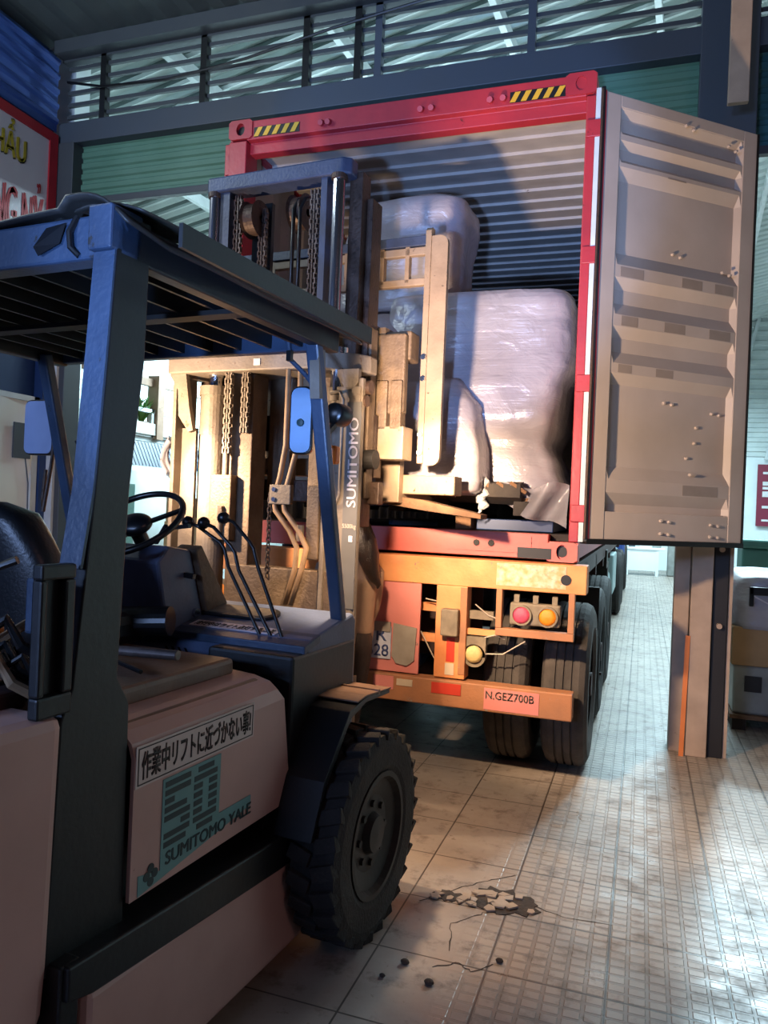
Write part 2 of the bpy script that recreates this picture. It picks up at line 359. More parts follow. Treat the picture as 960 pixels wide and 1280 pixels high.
def text_mesh(body, w_, h_, bold=0.0, dup=0):
    cu_ = bpy.data.curves.new('t', 'FONT'); cu_.body = body; cu_.size = 1; cu_.offset = bold; cu_.resolution_u = 3
    ob = bpy.data.objects.new('t', cu_); C.objects.link(ob); dg = bpy.context.evaluated_depsgraph_get(); dg.update()
    me = bpy.data.meshes.new_from_object(ob.evaluated_get(dg)); bpy.data.objects.remove(ob); bpy.data.curves.remove(cu_)
    bm = bmesh.new(); bm.from_mesh(me); bpy.data.meshes.remove(me)
    if not bm.verts: return bm
    x0 = min(v.co.x for v in bm.verts); x1 = max(v.co.x for v in bm.verts); y0 = min(v.co.y for v in bm.verts); y1 = max(v.co.y for v in bm.verts)
    for v in bm.verts:
        v.co = Vector(((v.co.x-x0)/(x1-x0)*w_, (v.co.y-y0)/(y1-y0)*h_, 0))
    if dup:
        r = bmesh.ops.duplicate(bm, geom=bm.verts[:]+bm.edges[:]+bm.faces[:])
        bmesh.ops.translate(bm, vec=(dup, dup*0.5, 0), verts=[g for g in r['geom'] if isinstance(g, bmesh.types.BMVert)])
    return bm
def text(name, body, w_, h_, origin, ax, ay, m, parent, bold=0.0, thick=0.0015, dup=0):
    """flat lettering: origin is its lower left corner, ax its reading direction, ay its upward direction"""
    bm = text_mesh(body, w_, h_, bold, dup)
    ax = Vector(ax).normalized(); ay = Vector(ay).normalized(); az = ax.cross(ay)
    r = bmesh.ops.extrude_face_region(bm, geom=bm.faces[:])
    bmesh.ops.translate(bm, vec=(0, 0, thick), verts=[g for g in r['geom'] if isinstance(g, bmesh.types.BMVert)])
    mm = Matrix((ax, ay, az)).transposed().to_4x4(); mm.translation = origin
    mb = MB(); mb.bm.free(); mb.bm = bm
    bmesh.ops.transform(bm, matrix=mm, verts=bm.verts)
    o = mb.build(name, m, parent)
    return o

# ------------------------------------------------------------------ the setting
WY = 5.8           # the hall's front wall
struct(MB().box(-9, 9, -3, 27, -0.15, 0).build('floor', 'floor_tiles'))
def corr_panel(name, m, parent, x0, x1, z0, z1, y, pitch, depth, axis='h', solid=0.004):
    """corrugated sheet facing -y; axis h = horizontal ribs, v = vertical ribs"""
    mb = MB()
    L = (z1-z0) if axis == 'h' else (x1-x0); n = max(1, int(round(L/pitch))); prof = []
    for i in range(n):
        for f, d in ((0, 0), (0.42, 0), (0.55, 1), (0.87, 1)): prof.append(((i+f)/n*L, d*depth))
    prof.append((L, 0))
    if axis == 'h':
        vs = []; 
        for t, d in prof: vs += [(x0, y+d, z0+t), (x1, y+d, z0+t)]
    else:
        vs = []
        for t, d in prof: vs += [(x0+t, y+d, z0), (x0+t, y+d, z1)]
    fs = [(2*i, 2*i+1, 2*i+3, 2*i+2) for i in range(len(prof)-1)]
    return mb.poly(vs, fs).build(name, m, parent, solid=solid)

# front wall frame
struct(MB().box(-5.4, 6, WY, WY+0.16, 4.93, 5.13).build('trim_1', 'steel_blue', bevel=0.006))
struct(MB().box(-5.4, 6, WY+0.02, WY+0.10, 5.72, 5.80).build('trim_2', 'steel_grey'))
struct(MB().box(-5.38, -5.2, WY-0.02, WY+0.2, 0, 4.93).build('trim_3', 'steel_grey', bevel=0.005))
g = empty('steel_grille', (-5.2, WY+0.08, 5.13), 'dark steel slat grille over the long lintel beam', 'grille'); ORG[g.name] = Vector((-5.2, WY+0.08, 5.13))
for i in range(5):
    z = 5.19+i*0.115
    MB().box(-5.35, 6, WY+0.05, WY+0.08, z, z+0.034).build('slat', 'steel_grey', g)
for x in (-4.93, -3.85, -2.85, -2.38, -2.2, -0.95, 0.9, 2.2):
    MB().box(x-0.03, x+0.03, WY+0.02, WY+0.09, 5.13, 5.74).build('upright', 'side_black' if x < -2.3 else 'steel_blue', g)
tag(MB().tube([(-5.3, WY-0.02, 5.50), (-4.9, WY-0.03, 5.40), (-4.2, WY-0.03, 5.36), (-3.4, WY-0.03, 5.43), (-2.6, WY-0.03, 5.56), (-1.6, WY-0.03, 5.68), (0.2, WY-0.03, 5.70)], 0.012, 6).build('cable', 'black_plastic'),
    'black cable sagging across the slat grille above the lintel', 'cable')
def shutter(x0, x1, z0, m, label):
    e = wempty('roller_shutter', ((x0+x1)/2, WY+0.1, z0), label, 'shutter')
    corr_panel('curtain', m, e, x0, x1, z0+0.05, 4.93, WY+0.1, 0.105, 0.018)
    MB().box(x0, x1, WY+0.07, WY+0.13, z0, z0+0.06).build('bottom_rail', 'steel_grey', e, bevel=0.004)
shutter(-5.2, 0.28, 4.37, 'shutter_green', 'green roller shutter drawn up above the red container')
shutter(0.64, 4.8, 4.20, 'shutter_teal', 'teal roller shutter drawn up to the right of the tall post')
# the post right of the truck, its warm strip and the beige leg
e = wempty('steel_post', (0.42, WY, 0), 'tall beige and black steel post behind the open container door', 'post')
MB().box(0.23, 0.33, WY-0.12, WY+0.08, 0, 4.18).build('flange', 'pillar_beige', e, bevel=0.006)
MB().box(0.335, 0.47, WY-0.20, WY+0.05, 0, 4.18).build('web', 'pillar_beige', e, bevel=0.006)
MB().box(0.475, 0.57, WY-0.16, WY+0.10, 0, 4.18).build('channel', 'pillar_black', e, bevel=0.004)
MB().box(0.575, 0.60, WY-0.14, WY+0.12, 0, 4.18).build('edge_strip', 'pillar_beige', e)
MB().bar((0.31, WY-0.215, 0.0), (0.325, WY-0.20, 0.82), 0.03, 0.012).build('orange_strip', 'orange_strip', e)
MB().box(0.26, 0.64, WY-0.02, WY+0.2, 4.19, 5.72).build('column_head', 'steel_blue', e, bevel=0.006)
for z in (1.42, 0.9): MB().cyl((0.52, WY-0.16, z), (0.52, WY-0.20, z), 0.018).build('bolt', 'pillar_beige', e)
tag(MB().box(0.43, 0.56, WY-0.26, WY-0.21, 4.42, 5.72).build('hanging_strut', 'pillar_beige', bevel=0.005), 'pale steel strut coming down in front of the blue column head, top right', 'strut')
# canopy over the yard
cn = MB(); n = 80
vs = []
for i in range(n+1):
    x = -5.6+i*(11.6/n); z = 5.86+(0.03 if i % 2 else 0); vs += [(x, -2.5, z+0.25), (x, WY, z)]
cn.poly(vs, [(2*i, 2*i+1, 2*i+3, 2*i+2) for i in range(n)])
c_ = cn.build('canopy_roof', 'canopy_sheet', solid=0.006); struct(c_); c_.name = 'ceiling'
struct(MB().box(-5.4, 6, WY-0.10, WY+0.02, 5.74, 5.86).build('trim_4', 'steel_grey'))
struct(MB().box(-5.4, 6, 3.9, 4.0, 5.80, 5.90).build('trim_5', 'steel_grey'))
# left side wall
e = MB()
struct(MB().box(-5.62, -5.46, -3, WY, 0, 5.8).build('wall_left', 'fascia_blue'))
mb = MB(); vs = []; k = 0; z = 5.03
prof = []
while z < 5.68:
    prof += [(z, 0), (z+0.07, 0), (z+0.09, 0.022), (z+0.12, 0.022)]; z += 0.14
for zz, d in prof: vs += [(-5.40+d, -3, zz), (-5.40+d, WY-0.03, zz)]
tag(mb.poly(vs, [(2*i, 2*i+1, 2*i+3, 2*i+2) for i in range(len(prof)-1)]).build('sheet_cladding', 'blue_sheet', solid=0.004), 'blue corrugated sheet cladding above the red and white signboard', 'cladding')
s_ = wempty('signboard', (-5.40, 4.4, 2.93), 'white signboard with red border and yellow and red Vietnamese lettering', 'sign')
MB().box(-5.44, -5.385, 1.0, WY-0.03, 2.93, 5.00).build('board', 'sign_white', s_)
fr = MB(); fr.box(-5.385, -5.37, 1.0, WY-0.03, 4.91, 5.0); fr.box(-5.385, -5.37, 1.0, WY-0.03, 2.93, 3.0); fr.box(-5.385, -5.37, WY-0.13, WY-0.03, 3.0, 4.91)
fr.build('border', 'sign_red', s_)
def wall_text(body, y1, w_, z, h_, m, out=None):
    y0 = y1-w_
    if out: text('lettering_outline', body, w_+0.024, h_+0.024, (-5.384, y0-0.012, z-0.012), (0, 1, 0), (0, 0, 1), out, s_, dup=0.014)
    text('lettering', body, w_, h_, (-5.381, y0, z), (0, 1, 0), (0, 0, 1), m, s_, dup=0.014 if out else 0.022)
wall_text('KH\u1ea8U', 5.385, 0.46, 4.56, 0.32, 'sign_yellow', 'sign_dark')
wall_text('NG N\u1ef6', 5.61, 0.55, 3.90, 0.55, 'sign_red')
# wavy shop panel under the sign
p_ = wempty('shop_panel', (-5.40, 4.6, 0), 'white panel with raised wave pattern beneath the dark blue fascia', 'panel')
MB().grid(lambda u, v: (-5.385+0.018*math.sin((3.5+u*2.1)*9+1.3*math.sin(v*2.45*7)), 3.6+u*2.0, v*2.45), 90, 90).build('wave_face', 'wave_white', p_, smooth=True)
pf = MB(); pf.box(-5.40, -5.36, 5.60, 5.66, 0, 2.5); pf.box(-5.40, -5.36, 3.6, 5.66, 2.45, 2.5); pf.build('panel_frame', 'white_steel', p_)
MB().box(-5.36, -5.345, 5.36, 5.56, 1.92, 2.24).build('solar_tile', 'steel_grey', p_); MB().tube([(-5.35, 5.5, 1.95), (-5.35, 5.55, 1.7), (-5.35, 5.56, 1.3)], 0.006, 6).build('wire', 'steel_grey', p_)
struct(MB().box(-5.44, -5.34, 5.67, WY, 0, 2.95).build('trim_6', 'fascia_blue'))
struct(MB().box(-5.34, -5.26, WY-0.05, WY+0.1, 0, 2.9).build('trim_7', 'white_steel'))

# the hall behind
struct(MB().box(-9, 8.2, 26, 26.2, 0, 9).build('wall_back', 'hall_white'))
struct(MB().box(8, 8.2, WY, 26, 0, 9).build('wall_right', 'hall_white'))
struct(MB().box(-9, -5.4, WY+0.2, WY+0.4, 0, 9).build('wall_front', 'hall_white'))
struct(MB().box(-7.2, -7.0, WY+0.4, 26, 0, 9).build('wall_side', 'brick_white'))
rf = MB(); vs = []; prof = []
# roof ribs run across the hall and climb to the right
Y = WY+0.2
while Y < 26: prof += [(Y, 0), (Y+0.16, 0), (Y+0.18, 0.05), (Y+0.30, 0.05)]; Y += 0.32
def roofz(x): return 6.15+0.22*(x+5)
for y, d in prof: vs += [(-7.2, y, roofz(-7.2)+d), (8.2, y, roofz(8.2)+d)]
rf.poly(vs, [(2*i, 2*i+1, 2*i+3, 2*i+2) for i in range(len(prof)-1)])
struct(rf.build('ceiling', 'roof_sheet', solid=0.01))
Y = WY+0.55; k = 0
for i in range(22):
    e_ = MB(); y = WY+0.5+i*0.32
    e_.bar((-7, y+0.08, roofz(-7)-0.03), (8, y+0.08, roofz(8)-0.03), 0.06, 0.05)
    struct(e_.build('trim_%d' % (20+i), 'roof_rib'))
for i in range(9):
    x = -6.2+i*1.5
    tag(MB().bar((x, WY+0.3, roofz(x)-0.14), (x+1.2, 25.9, roofz(x+1.2)-0.14), 0.07, 0.14).build('roof_purlin', 'white_steel'), 'white steel purlin under the ribbed hall roof', 'purlin', 'white purlins under the hall roof')

# left interior: balcony, window, awning
b_ = wempty('balcony', (-6.6, 9.0, 2.35), 'small pale balcony with green plants on the white block wall', 'balcony')
MB().box(-7.0, -6.25, 7.4, 9.3, 2.36, 2.42).build('slab', 'white_steel', b_)
def rail(y0, y1, z, x=-6.25): MB().box(x-0.03, x+0.03, y0, y1, z, z+0.05).build('rail', 'white_steel', b_)
rail(7.4, 9.3, 2.42); rail(7.4, 9.3, 2.74)
for y in (7.4, 8.0, 8.55, 9.27): MB().box(-6.28, -6.22, y, y+0.05, 2.42, 2.79).build('baluster', 'white_steel', b_)
MB().box(-6.22, -6.20, 7.45, 9.25, 2.45, 2.60).build('infill', 'wave_white', b_)
MB().box(-6.35, -6.18, 8.62, 8.76, 2.4, 3.25).build('newel', 'wood_post', b_)
MB().box(-6.32, -6.26, 7.3, 8.62, 3.1, 3.2).build('rail', 'wood_post', b_)
MB().box(-6.32, -6.26, 8.76, 9.9, 3.12, 3.2).build('rail', 'wood_post', b_)
for j in range(3):
    pl = wempty('potted_plant', (-6.36, 8.0+0.26*j, 2.42), ['spiky green plant in the balcony box, nearest the post', 'spiky green plant in the middle of the balcony box', 'spiky green plant in the balcony box, nearest the newel'][j], 'plant', 'green plants on the balcony')
    MB().cyl((-6.36, 8.0+0.26*j, 2.42), (-6.36, 8.0+0.26*j, 2.62), 0.08, 0.11).build('pot', 'wood_post', pl)
    lf = MB()
    for q in range(60):
        an = random.uniform(0, 6.28); t = random.uniform(0.15, 1.0); L = random.uniform(0.28, 0.46); base = Vector((-6.36, 8.0+0.26*j, 2.60))
        d = Vector((math.cos(an)*t, math.sin(an)*t, 1.1)).normalized(); mid = base+d*L*0.55; tip = base+d*L+Vector((math.cos(an), math.sin(an), -0.5))*0.09*t
        sd = Vector((-math.sin(an), math.cos(an), 0))*0.024
        lf.poly([base-sd*0.5, base+sd*0.5, mid+sd, mid-sd, tip], [(0, 1, 2, 3), (3, 2, 4)])
    lf.build('leaves', 'leaf', pl)
wn = wempty('window_1', (-6.98, 8.7, 3.3), None, None); wn['kind'] = 'structure'
fr = MB()
for y in (8.3, 8.75): fr.box(-7.0, -6.93, y, y+0.05, 3.25, 4.4)
for z in (3.25, 3.75, 4.35): fr.box(-7.0, -6.93, 8.3, 8.8, z, z+0.06)
fr.build('window_frame', 'white_steel', wn); MB().box(-7.0, -6.97, 8.3, 8.8, 3.25, 4.4).build('pane', 'side_black', wn)
mb = MB(); vs = []; prof = []
for i in range(70): y = 6.6+i*0.07; prof += [(y, 0), (y+0.03, 0), (y+0.035, 0.006), (y+0.065, 0.006)]
for y, d in prof: vs += [(-6.2+d, y, 2.34), (-6.05+d, y, 2.02)]
tag(mb.poly(vs, [(2*i, 2*i+1, 2*i+3, 2*i+2) for i in range(len(prof)-1)]).build('awning', 'awning_navy', solid=0.006), 'dark navy ribbed awning under the balcony', 'awning')
tag(MB().box(-6.95, -6.9, 6.7, 12.5, 0.0, 2.0).build('light_panel', 'hall_white'), 'bright white wall panel under the navy awning', 'panel')
ln = wempty('lantern', (-6.1, 9.75, 2.4), 'pale open metal lantern hanging beside the balcony', 'lantern')
fr = MB()
for x in (-6.2, -6.0):
    for y in (9.55, 9.9): fr.bar((x, y, 2.15), (x, y, 2.6), 0.02, 0.02); fr.bar((x, y, 2.6), (-6.1, 9.72, 2.85), 0.02, 0.02)
for z in (2.15, 2.6):
    fr.bar((-6.2, 9.55, z), (-6.2, 9.9, z), 0.02, 0.02); fr.bar((-6.0, 9.55, z), (-6.0, 9.9, z), 0.02, 0.02); fr.bar((-6.2, 9.55, z), (-6.0, 9.55, z), 0.02, 0.02); fr.bar((-6.2, 9.9, z), (-6.0, 9.9, z), 0.02, 0.02)
fr.build('frame', 'white_steel', ln); MB().tube([(-6.1, 9.72, 2.85), (-6.1, 9.72, roofz(-6.1)-0.02)], 0.006, 6).build('cord', 'steel_grey', ln)
tag(MB().box(-5.15, -5.12, WY+0.3, WY+1.0, 0.0, 1.75).build('mesh_screen', 'mesh_cyan'), 'pale cyan mesh screen standing just inside the left jamb', 'screen')

mb = MB(); vs = []; prof = []; z = 3.7
while z < 8.9: prof += [(z, 0), (z+0.13, 0), (z+0.16, -0.05), (z+0.27, -0.05)]; z += 0.30
for zz, d in prof: vs += [(-1.0, 25.95+d, zz), (8.0, 25.95+d, zz)]
struct(mb.poly(vs, [(2*i, 2*i+1, 2*i+3, 2*i+2) for i in range(len(prof)-1)]).build('trim_50', 'roof_sheet', solid=0.006))
for i in range(4):
    tag(MB().bar((2.2+i*1.3, 25.8, 3.6), (3.3+i*1.3, 25.8, 8.6), 0.10, 0.06).build('gable_brace', 'white_steel'), 'thin white diagonal brace on the ribbed far gable wall', 'brace', 'white braces on the far gable wall')

# ------------------------------------------------------------------ container on its trailer
CX0, CX1, CY0, CY1, CZ0, CZ1 = -2.79, -0.352, 4.57, 16.76, 1.33, 4.21
ct = wempty('shipping_container', ((CX0+CX1)/2, (CY0+CY1)/2, CZ0), 'red open high-cube shipping container standing on an orange trailer', 'container')
def prt(mb, name, m, p=ct, **k): return mb.build(name, m, p, **k)
prt(MB().box(CX0, CX0+0.135, CY0, CY0+0.16, CZ0+0.12, CZ1-0.14), 'corner_post', 'container_red', bevel=0.006)
prt(MB().box(CX1-0.055, CX1, CY0, CY0+0.16, CZ0+0.12, CZ1-0.14), 'corner_post', 'container_red', bevel=0.006)
hd = prt(MB().prism([(CY0, CZ1-0.14), (CY0, CZ1-0.01), (CY0+0.13, CZ1-0.01), (CY0+0.13, CZ1-0.215), (CY0+0.05, CZ1-0.215), (CY0+0.05, CZ1-0.14)], 'x', CX0+0.135, CX1-0.055), 'header', 'container_red', bevel=0.005)
for x in (-2.05, -1.35, -0.98, -0.9, -2.1, -1.42): prt(MB().cyl((x, CY0, CZ1-0.09), (x, CY0-0.03, CZ1-0.10), 0.022, 0.018, 10), 'cam_lug', 'container_red', hd)
for (x0, x1) in ((-2.60, -2.26), (-0.86, -0.53)):
    st = prt(MB().box(x0, x1, CY0-0.003, CY0, CZ1-0.125, CZ1-0.06), 'hazard_sticker', 'hazard_black', hd)
    mb = MB(); n = 5; wd = (x1-x0)/n
    for i in range(n):
        a0 = x0+i*wd; mb.prism([(a0+0.0, CZ1-0.122), (a0+wd*0.5, CZ1-0.122), (min(a0+wd*0.98, x1), CZ1-0.063), (a0+wd*0.48, CZ1-0.063)], 'y', CY0-0.006, CY0-0.002)
    mb.build('hazard_stripes', 'hazard_yellow', hd)
def casting(x0, x1, y0, y1, z0, z1):
    cm = 'sill_lit_red' if z0 < 2 else 'container_red'
    mb = MB(); t = 0.028; yf = y0
    # open-fronted cast block with a round-ended aperture in its rear face
    mb.box(x0, x1, y0+0.02, y1, z0, z1)
    cx, cz = (x0+x1)/2, (z0+z1)/2; hx, hz = 0.032, 0.028; N = 24; vs = []; fs = []
    W, H = (x1-x0)/2, (z1-z0)/2
    for k in range(N):
        an = 2*math.pi*(k+0.5)/N; c, s = math.cos(an), math.sin(an); m_ = max(abs(c), abs(s))
        vs.append((cx+c/m_*W, y0-0.01, cz+s/m_*H)); vs.append((cx+c*hx, y0-0.01, cz+s*hz*1.5)); vs.append((cx+c*hx, y0+0.019, cz+s*hz*1.5)); vs.append((cx+c/m_*W, y0+0.02, cz+s/m_*H))
    for k in range(N):
        a_, b_ = 4*k, 4*((k+1) % N); fs += [(a_, a_+1, b_+1, b_), (a_+1, a_+2, b_+2, b_+1), (a_, b_, b_+3, a_+3)]
    mb.poly(vs, fs)
    o = mb.build('corner_casting', cm, ct)
    MB().cyl((cx, y0+0.018, cz), (cx, y0+0.021, cz), hx*1.0, seg=20).build('aperture', 'gasket', o)
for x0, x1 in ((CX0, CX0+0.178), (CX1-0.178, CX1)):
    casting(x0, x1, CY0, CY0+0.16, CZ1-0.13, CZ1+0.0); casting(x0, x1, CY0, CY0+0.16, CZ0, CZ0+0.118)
sill = prt(MB().box(CX0+0.17, CX1-0.17, CY0, CY0+0.12, CZ0+0.01, CZ0+0.16), 'sill', 'sill_lit_red', bevel=0.005)
prt(MB().box(-1.14, -0.62, CY0-0.006, CY0-0.001, CZ0+0.04, CZ0+0.14), 'sill_plate', 'sill_lit_red', sill)  # thin plate in the same colour as the sill
for x in (-0.95, -0.86, -1.85, -1.9): prt(MB().cyl((x, CY0-0.002, CZ0+0.09), (x, CY0-0.014, CZ0+0.09), 0.02, seg=8), 'keeper', 'rim_grey', sill)
prt(MB().box(-0.70, -0.50, CY0-0.012, CY0-0.001, CZ0+0.012, CZ0+0.075), 'pocket', 'gasket', sill)
# walls and roof
prt(MB().box(CX0, CX1, CY0+0.1, CY1, CZ0+0.12, CZ0+0.16), 'deck', 'pallet_dark')
def vcorr(x, dirn, y0, y1, z0, z1, pitch=0.278, dep=0.036):
    mb = MB(); vs = []; prof = []; y = y0
    while y < y1: prof += [(y, 0), (y+0.07, 0), (y+0.138, dep), (y+0.208, dep)]; y += pitch
    for yy, d in prof: vs += [(x+dirn*d, yy, z0), (x+dirn*d, yy, z1)]
    return mb.poly(vs, [(2*i, 2*i+1, 2*i+3, 2*i+2) for i in range(len(prof)-1)])
prt(vcorr(CX0+0.012, 1, CY0+0.16, CY1, CZ0+0.14, CZ1-0.05), 'side_wall', 'container_inner', solid=0.003)
prt(vcorr(CX1-0.012, -1, CY0+0.16, CY1, CZ0+0.14, CZ1-0.05), 'side_wall', 'container_inner', solid=0.003)
mb = MB(); vs = []; prof = []; y = CY0+0.2
while y < CY1: prof += [(y, 0), (y+0.11, 0), (y+0.118, -0.020), (y+0.17, -0.020)]; y += 0.209
for yy, d in prof: vs += [(CX0+0.03, yy, CZ1-0.075-d*-1), (CX1-0.03, yy, CZ1-0.075-d*-1)]
prt(mb.poly(vs, [(2*i, 2*i+1, 2*i+3, 2*i+2) for i in range(len(prof)-1)]), 'roof_panel', 'container_inner', solid=0.003)
prt(MB().box(CX0, CX1, CY1-0.04, CY1, CZ0, CZ1-0.05), 'end_wall', 'container_inner')
for x in (CX0, CX1-0.06): prt(MB().box(x, x+0.06, CY0+0.16, CY1, CZ1-0.1, CZ1-0.03), 'top_rail', 'container_red'); prt(MB().box(x, x+0.06, CY0+0.16, CY1, CZ0+0.02, CZ0+0.16), 'bottom_rail', 'container_red')

# right door: built flat (u from the hinge, v into the panel), then swung open
du = Vector((0.764, 0.645, 0)); dn = Vector((0.645, -0.764, 0)); H0 = Vector((-0.300, 4.565, 0)); W_ = 1.175; Z0, Z1 = 1.475, 4.085
DM = Matrix(((du.x, dn.x, 0, H0.x), (du.y, dn.y, 0, H0.y), (0, 0, 1, 0), (0, 0, 0, 1)))
door = MB().box(0.0, W_, -0.055, -0.045, Z0, Z1).build('door', 'door_grey', ct, M_=DM)
def dp(mb, name, m, p=door, **k): return mb.build(name, m, p, M_=DM, **k)
dp(MB().box(0.0, 0.115, -0.05, 0.0, Z0, Z1), 'stile', 'door_grey', bevel=0.004)
dp(MB().box(W_-0.11, W_, -0.05, 0.0, Z0, Z1), 'stile', 'door_grey', bevel=0.004)
dp(MB().box(0.115, W_-0.11, -0.05, 0.0, Z1-0.07, Z1), 'rail', 'door_grey', bevel=0.004)
dp(MB().box(0.115, W_-0.11, -0.05, -0.004, Z0, Z0+0.165), 'rail', 'door_grey', bevel=0.004)
def zy(y): return 4.085-(y-137)/536*2.61
D_ = 0.044; S_ = -0.004
pr = [(140, S_), (152, S_), (160, -D_), (176, -D_), (183, S_), (190, S_), (198, -D_), (210, -D_), (217, S_), (222, S_), (236, -D_), (324, -D_), (340, S_), (355, S_), (368, -D_), (385, -D_), (400, S_), (414, S_), (427, -D_), (444, -D_), (459, S_), (471, S_), (484, -D_), (584, -D_), (600, S_), (616, S_), (630, -D_), (638, -D_)]
mb = MB(); vs = []
for y, d in pr:
    # the ribs run out into the flush edge at either end
    vs += [(0.115, S_-0.002 if d < -0.02 else d, zy(y)), (0.115, -D_, zy(y)) if False else (0.135, d, zy(y)), (W_-0.13, d, zy(y)), (W_-0.11, S_-0.002 if d < -0.02 else d, zy(y))]
fs = []
for i in range(len(pr)-1):
    for j in (0, 1, 2): fs.append((4*i+j, 4*i+j+1, 4*i+4+j+1, 4*i+4+j))
dp(mb.poly(vs, fs), 'corrugated_skin', 'door_grey')
# rivet pairs
for (u, y) in ((0.60, 152), (0.66, 155), (0.94, 163), (1.00, 167), (0.57, 312), (0.63, 314), (0.93, 326), (0.99, 328), (0.55, 500), (0.61, 501), (0.93, 507), (0.99, 508), (0.81, 527), (0.80, 547), (0.74, 567), (0.74, 588), (0.53, 648), (0.59, 649), (0.92, 651), (0.98, 652), (0.53, 664), (0.59, 665), (0.92, 666), (0.98, 667)):
    flat = any(abs(y-yy) < 60 for yy in (280, 534)) and 236 < y < 584
    d0 = -D_ if (236 < y < 324 or 484 < y < 584) else S_
    dp(MB().cyl((u, d0-0.002, zy(y)), (u, d0+0.016, zy(y)), 0.011, 0.008, 10), 'rivet', 'door_grey')
def patch(u0, u1, y0, y1, d): dp(MB().box(u0, u1, d-0.001, d+0.0012, zy(y1), zy(y0)), 'repair_patch', 'door_patch')
patch(0.16, 0.33, 342, 354, S_); patch(0.62, 0.78, 342, 354, S_); patch(0.88, 1.03, 342, 354, S_); patch(0.18, 0.30, 401, 413, S_); patch(0.50, 0.66, 401, 413, S_); patch(0.85, 1.02, 401, 413, S_)
patch(0.17, 0.27, 460, 470, S_); patch(0.45, 0.58, 460, 470, S_); patch(0.69, 0.97, 602, 615, S_); patch(0.48, 0.62, 223, 221, S_)
dp(MB().box(-0.004, 0.006, -0.05, 0.006, Z0, Z1), 'red_edge', 'container_red')
dp(MB().box(-0.012, W_+0.012, -0.055, 0.012, Z0-0.03, Z0), 'bottom_gasket', 'gasket')
dp(MB().box(W_, W_+0.012, -0.055, 0.006, Z0-0.02, Z1), 'edge_gasket', 'gasket')
# gasket strips and hinge lugs between post and door
prt(MB().box(-0.352, -0.325, CY0-0.005, CY0+0.03, Z0-0.02, Z1+0.02), 'gasket_strip', 'gasket_white')
prt(MB().box(-0.322, -0.298, CY0-0.02, CY0+0.0, Z0-0.02, Z1+0.02), 'gasket', 'gasket', bevel=0.004)
prt(MB().cyl((-0.313, CY0-0.024, Z0), (-0.313, CY0-0.024, Z1), 0.008, seg=10), 'hinge_rod', 'mast_brown')
for z in (1.62, 2.38, 3.13, 3.87): prt(MB().box(-0.40, -0.318, CY0-0.016, CY0+0.01, z-0.05, z+0.05), 'hinge', 'container_red', bevel=0.004)
# left door folded flat along the left side
ld = MB().box(-2.85, -2.81, CY0+0.05, CY0+1.17, Z0, Z1).build('door', 'container_red', ct, bevel=0.005)
for z in (1.7, 2.5, 3.2, 3.9): MB().box(-2.815, -2.785, CY0+0.0, CY0+0.05, z-0.05, z+0.05).build('hinge', 'container_red', ct)

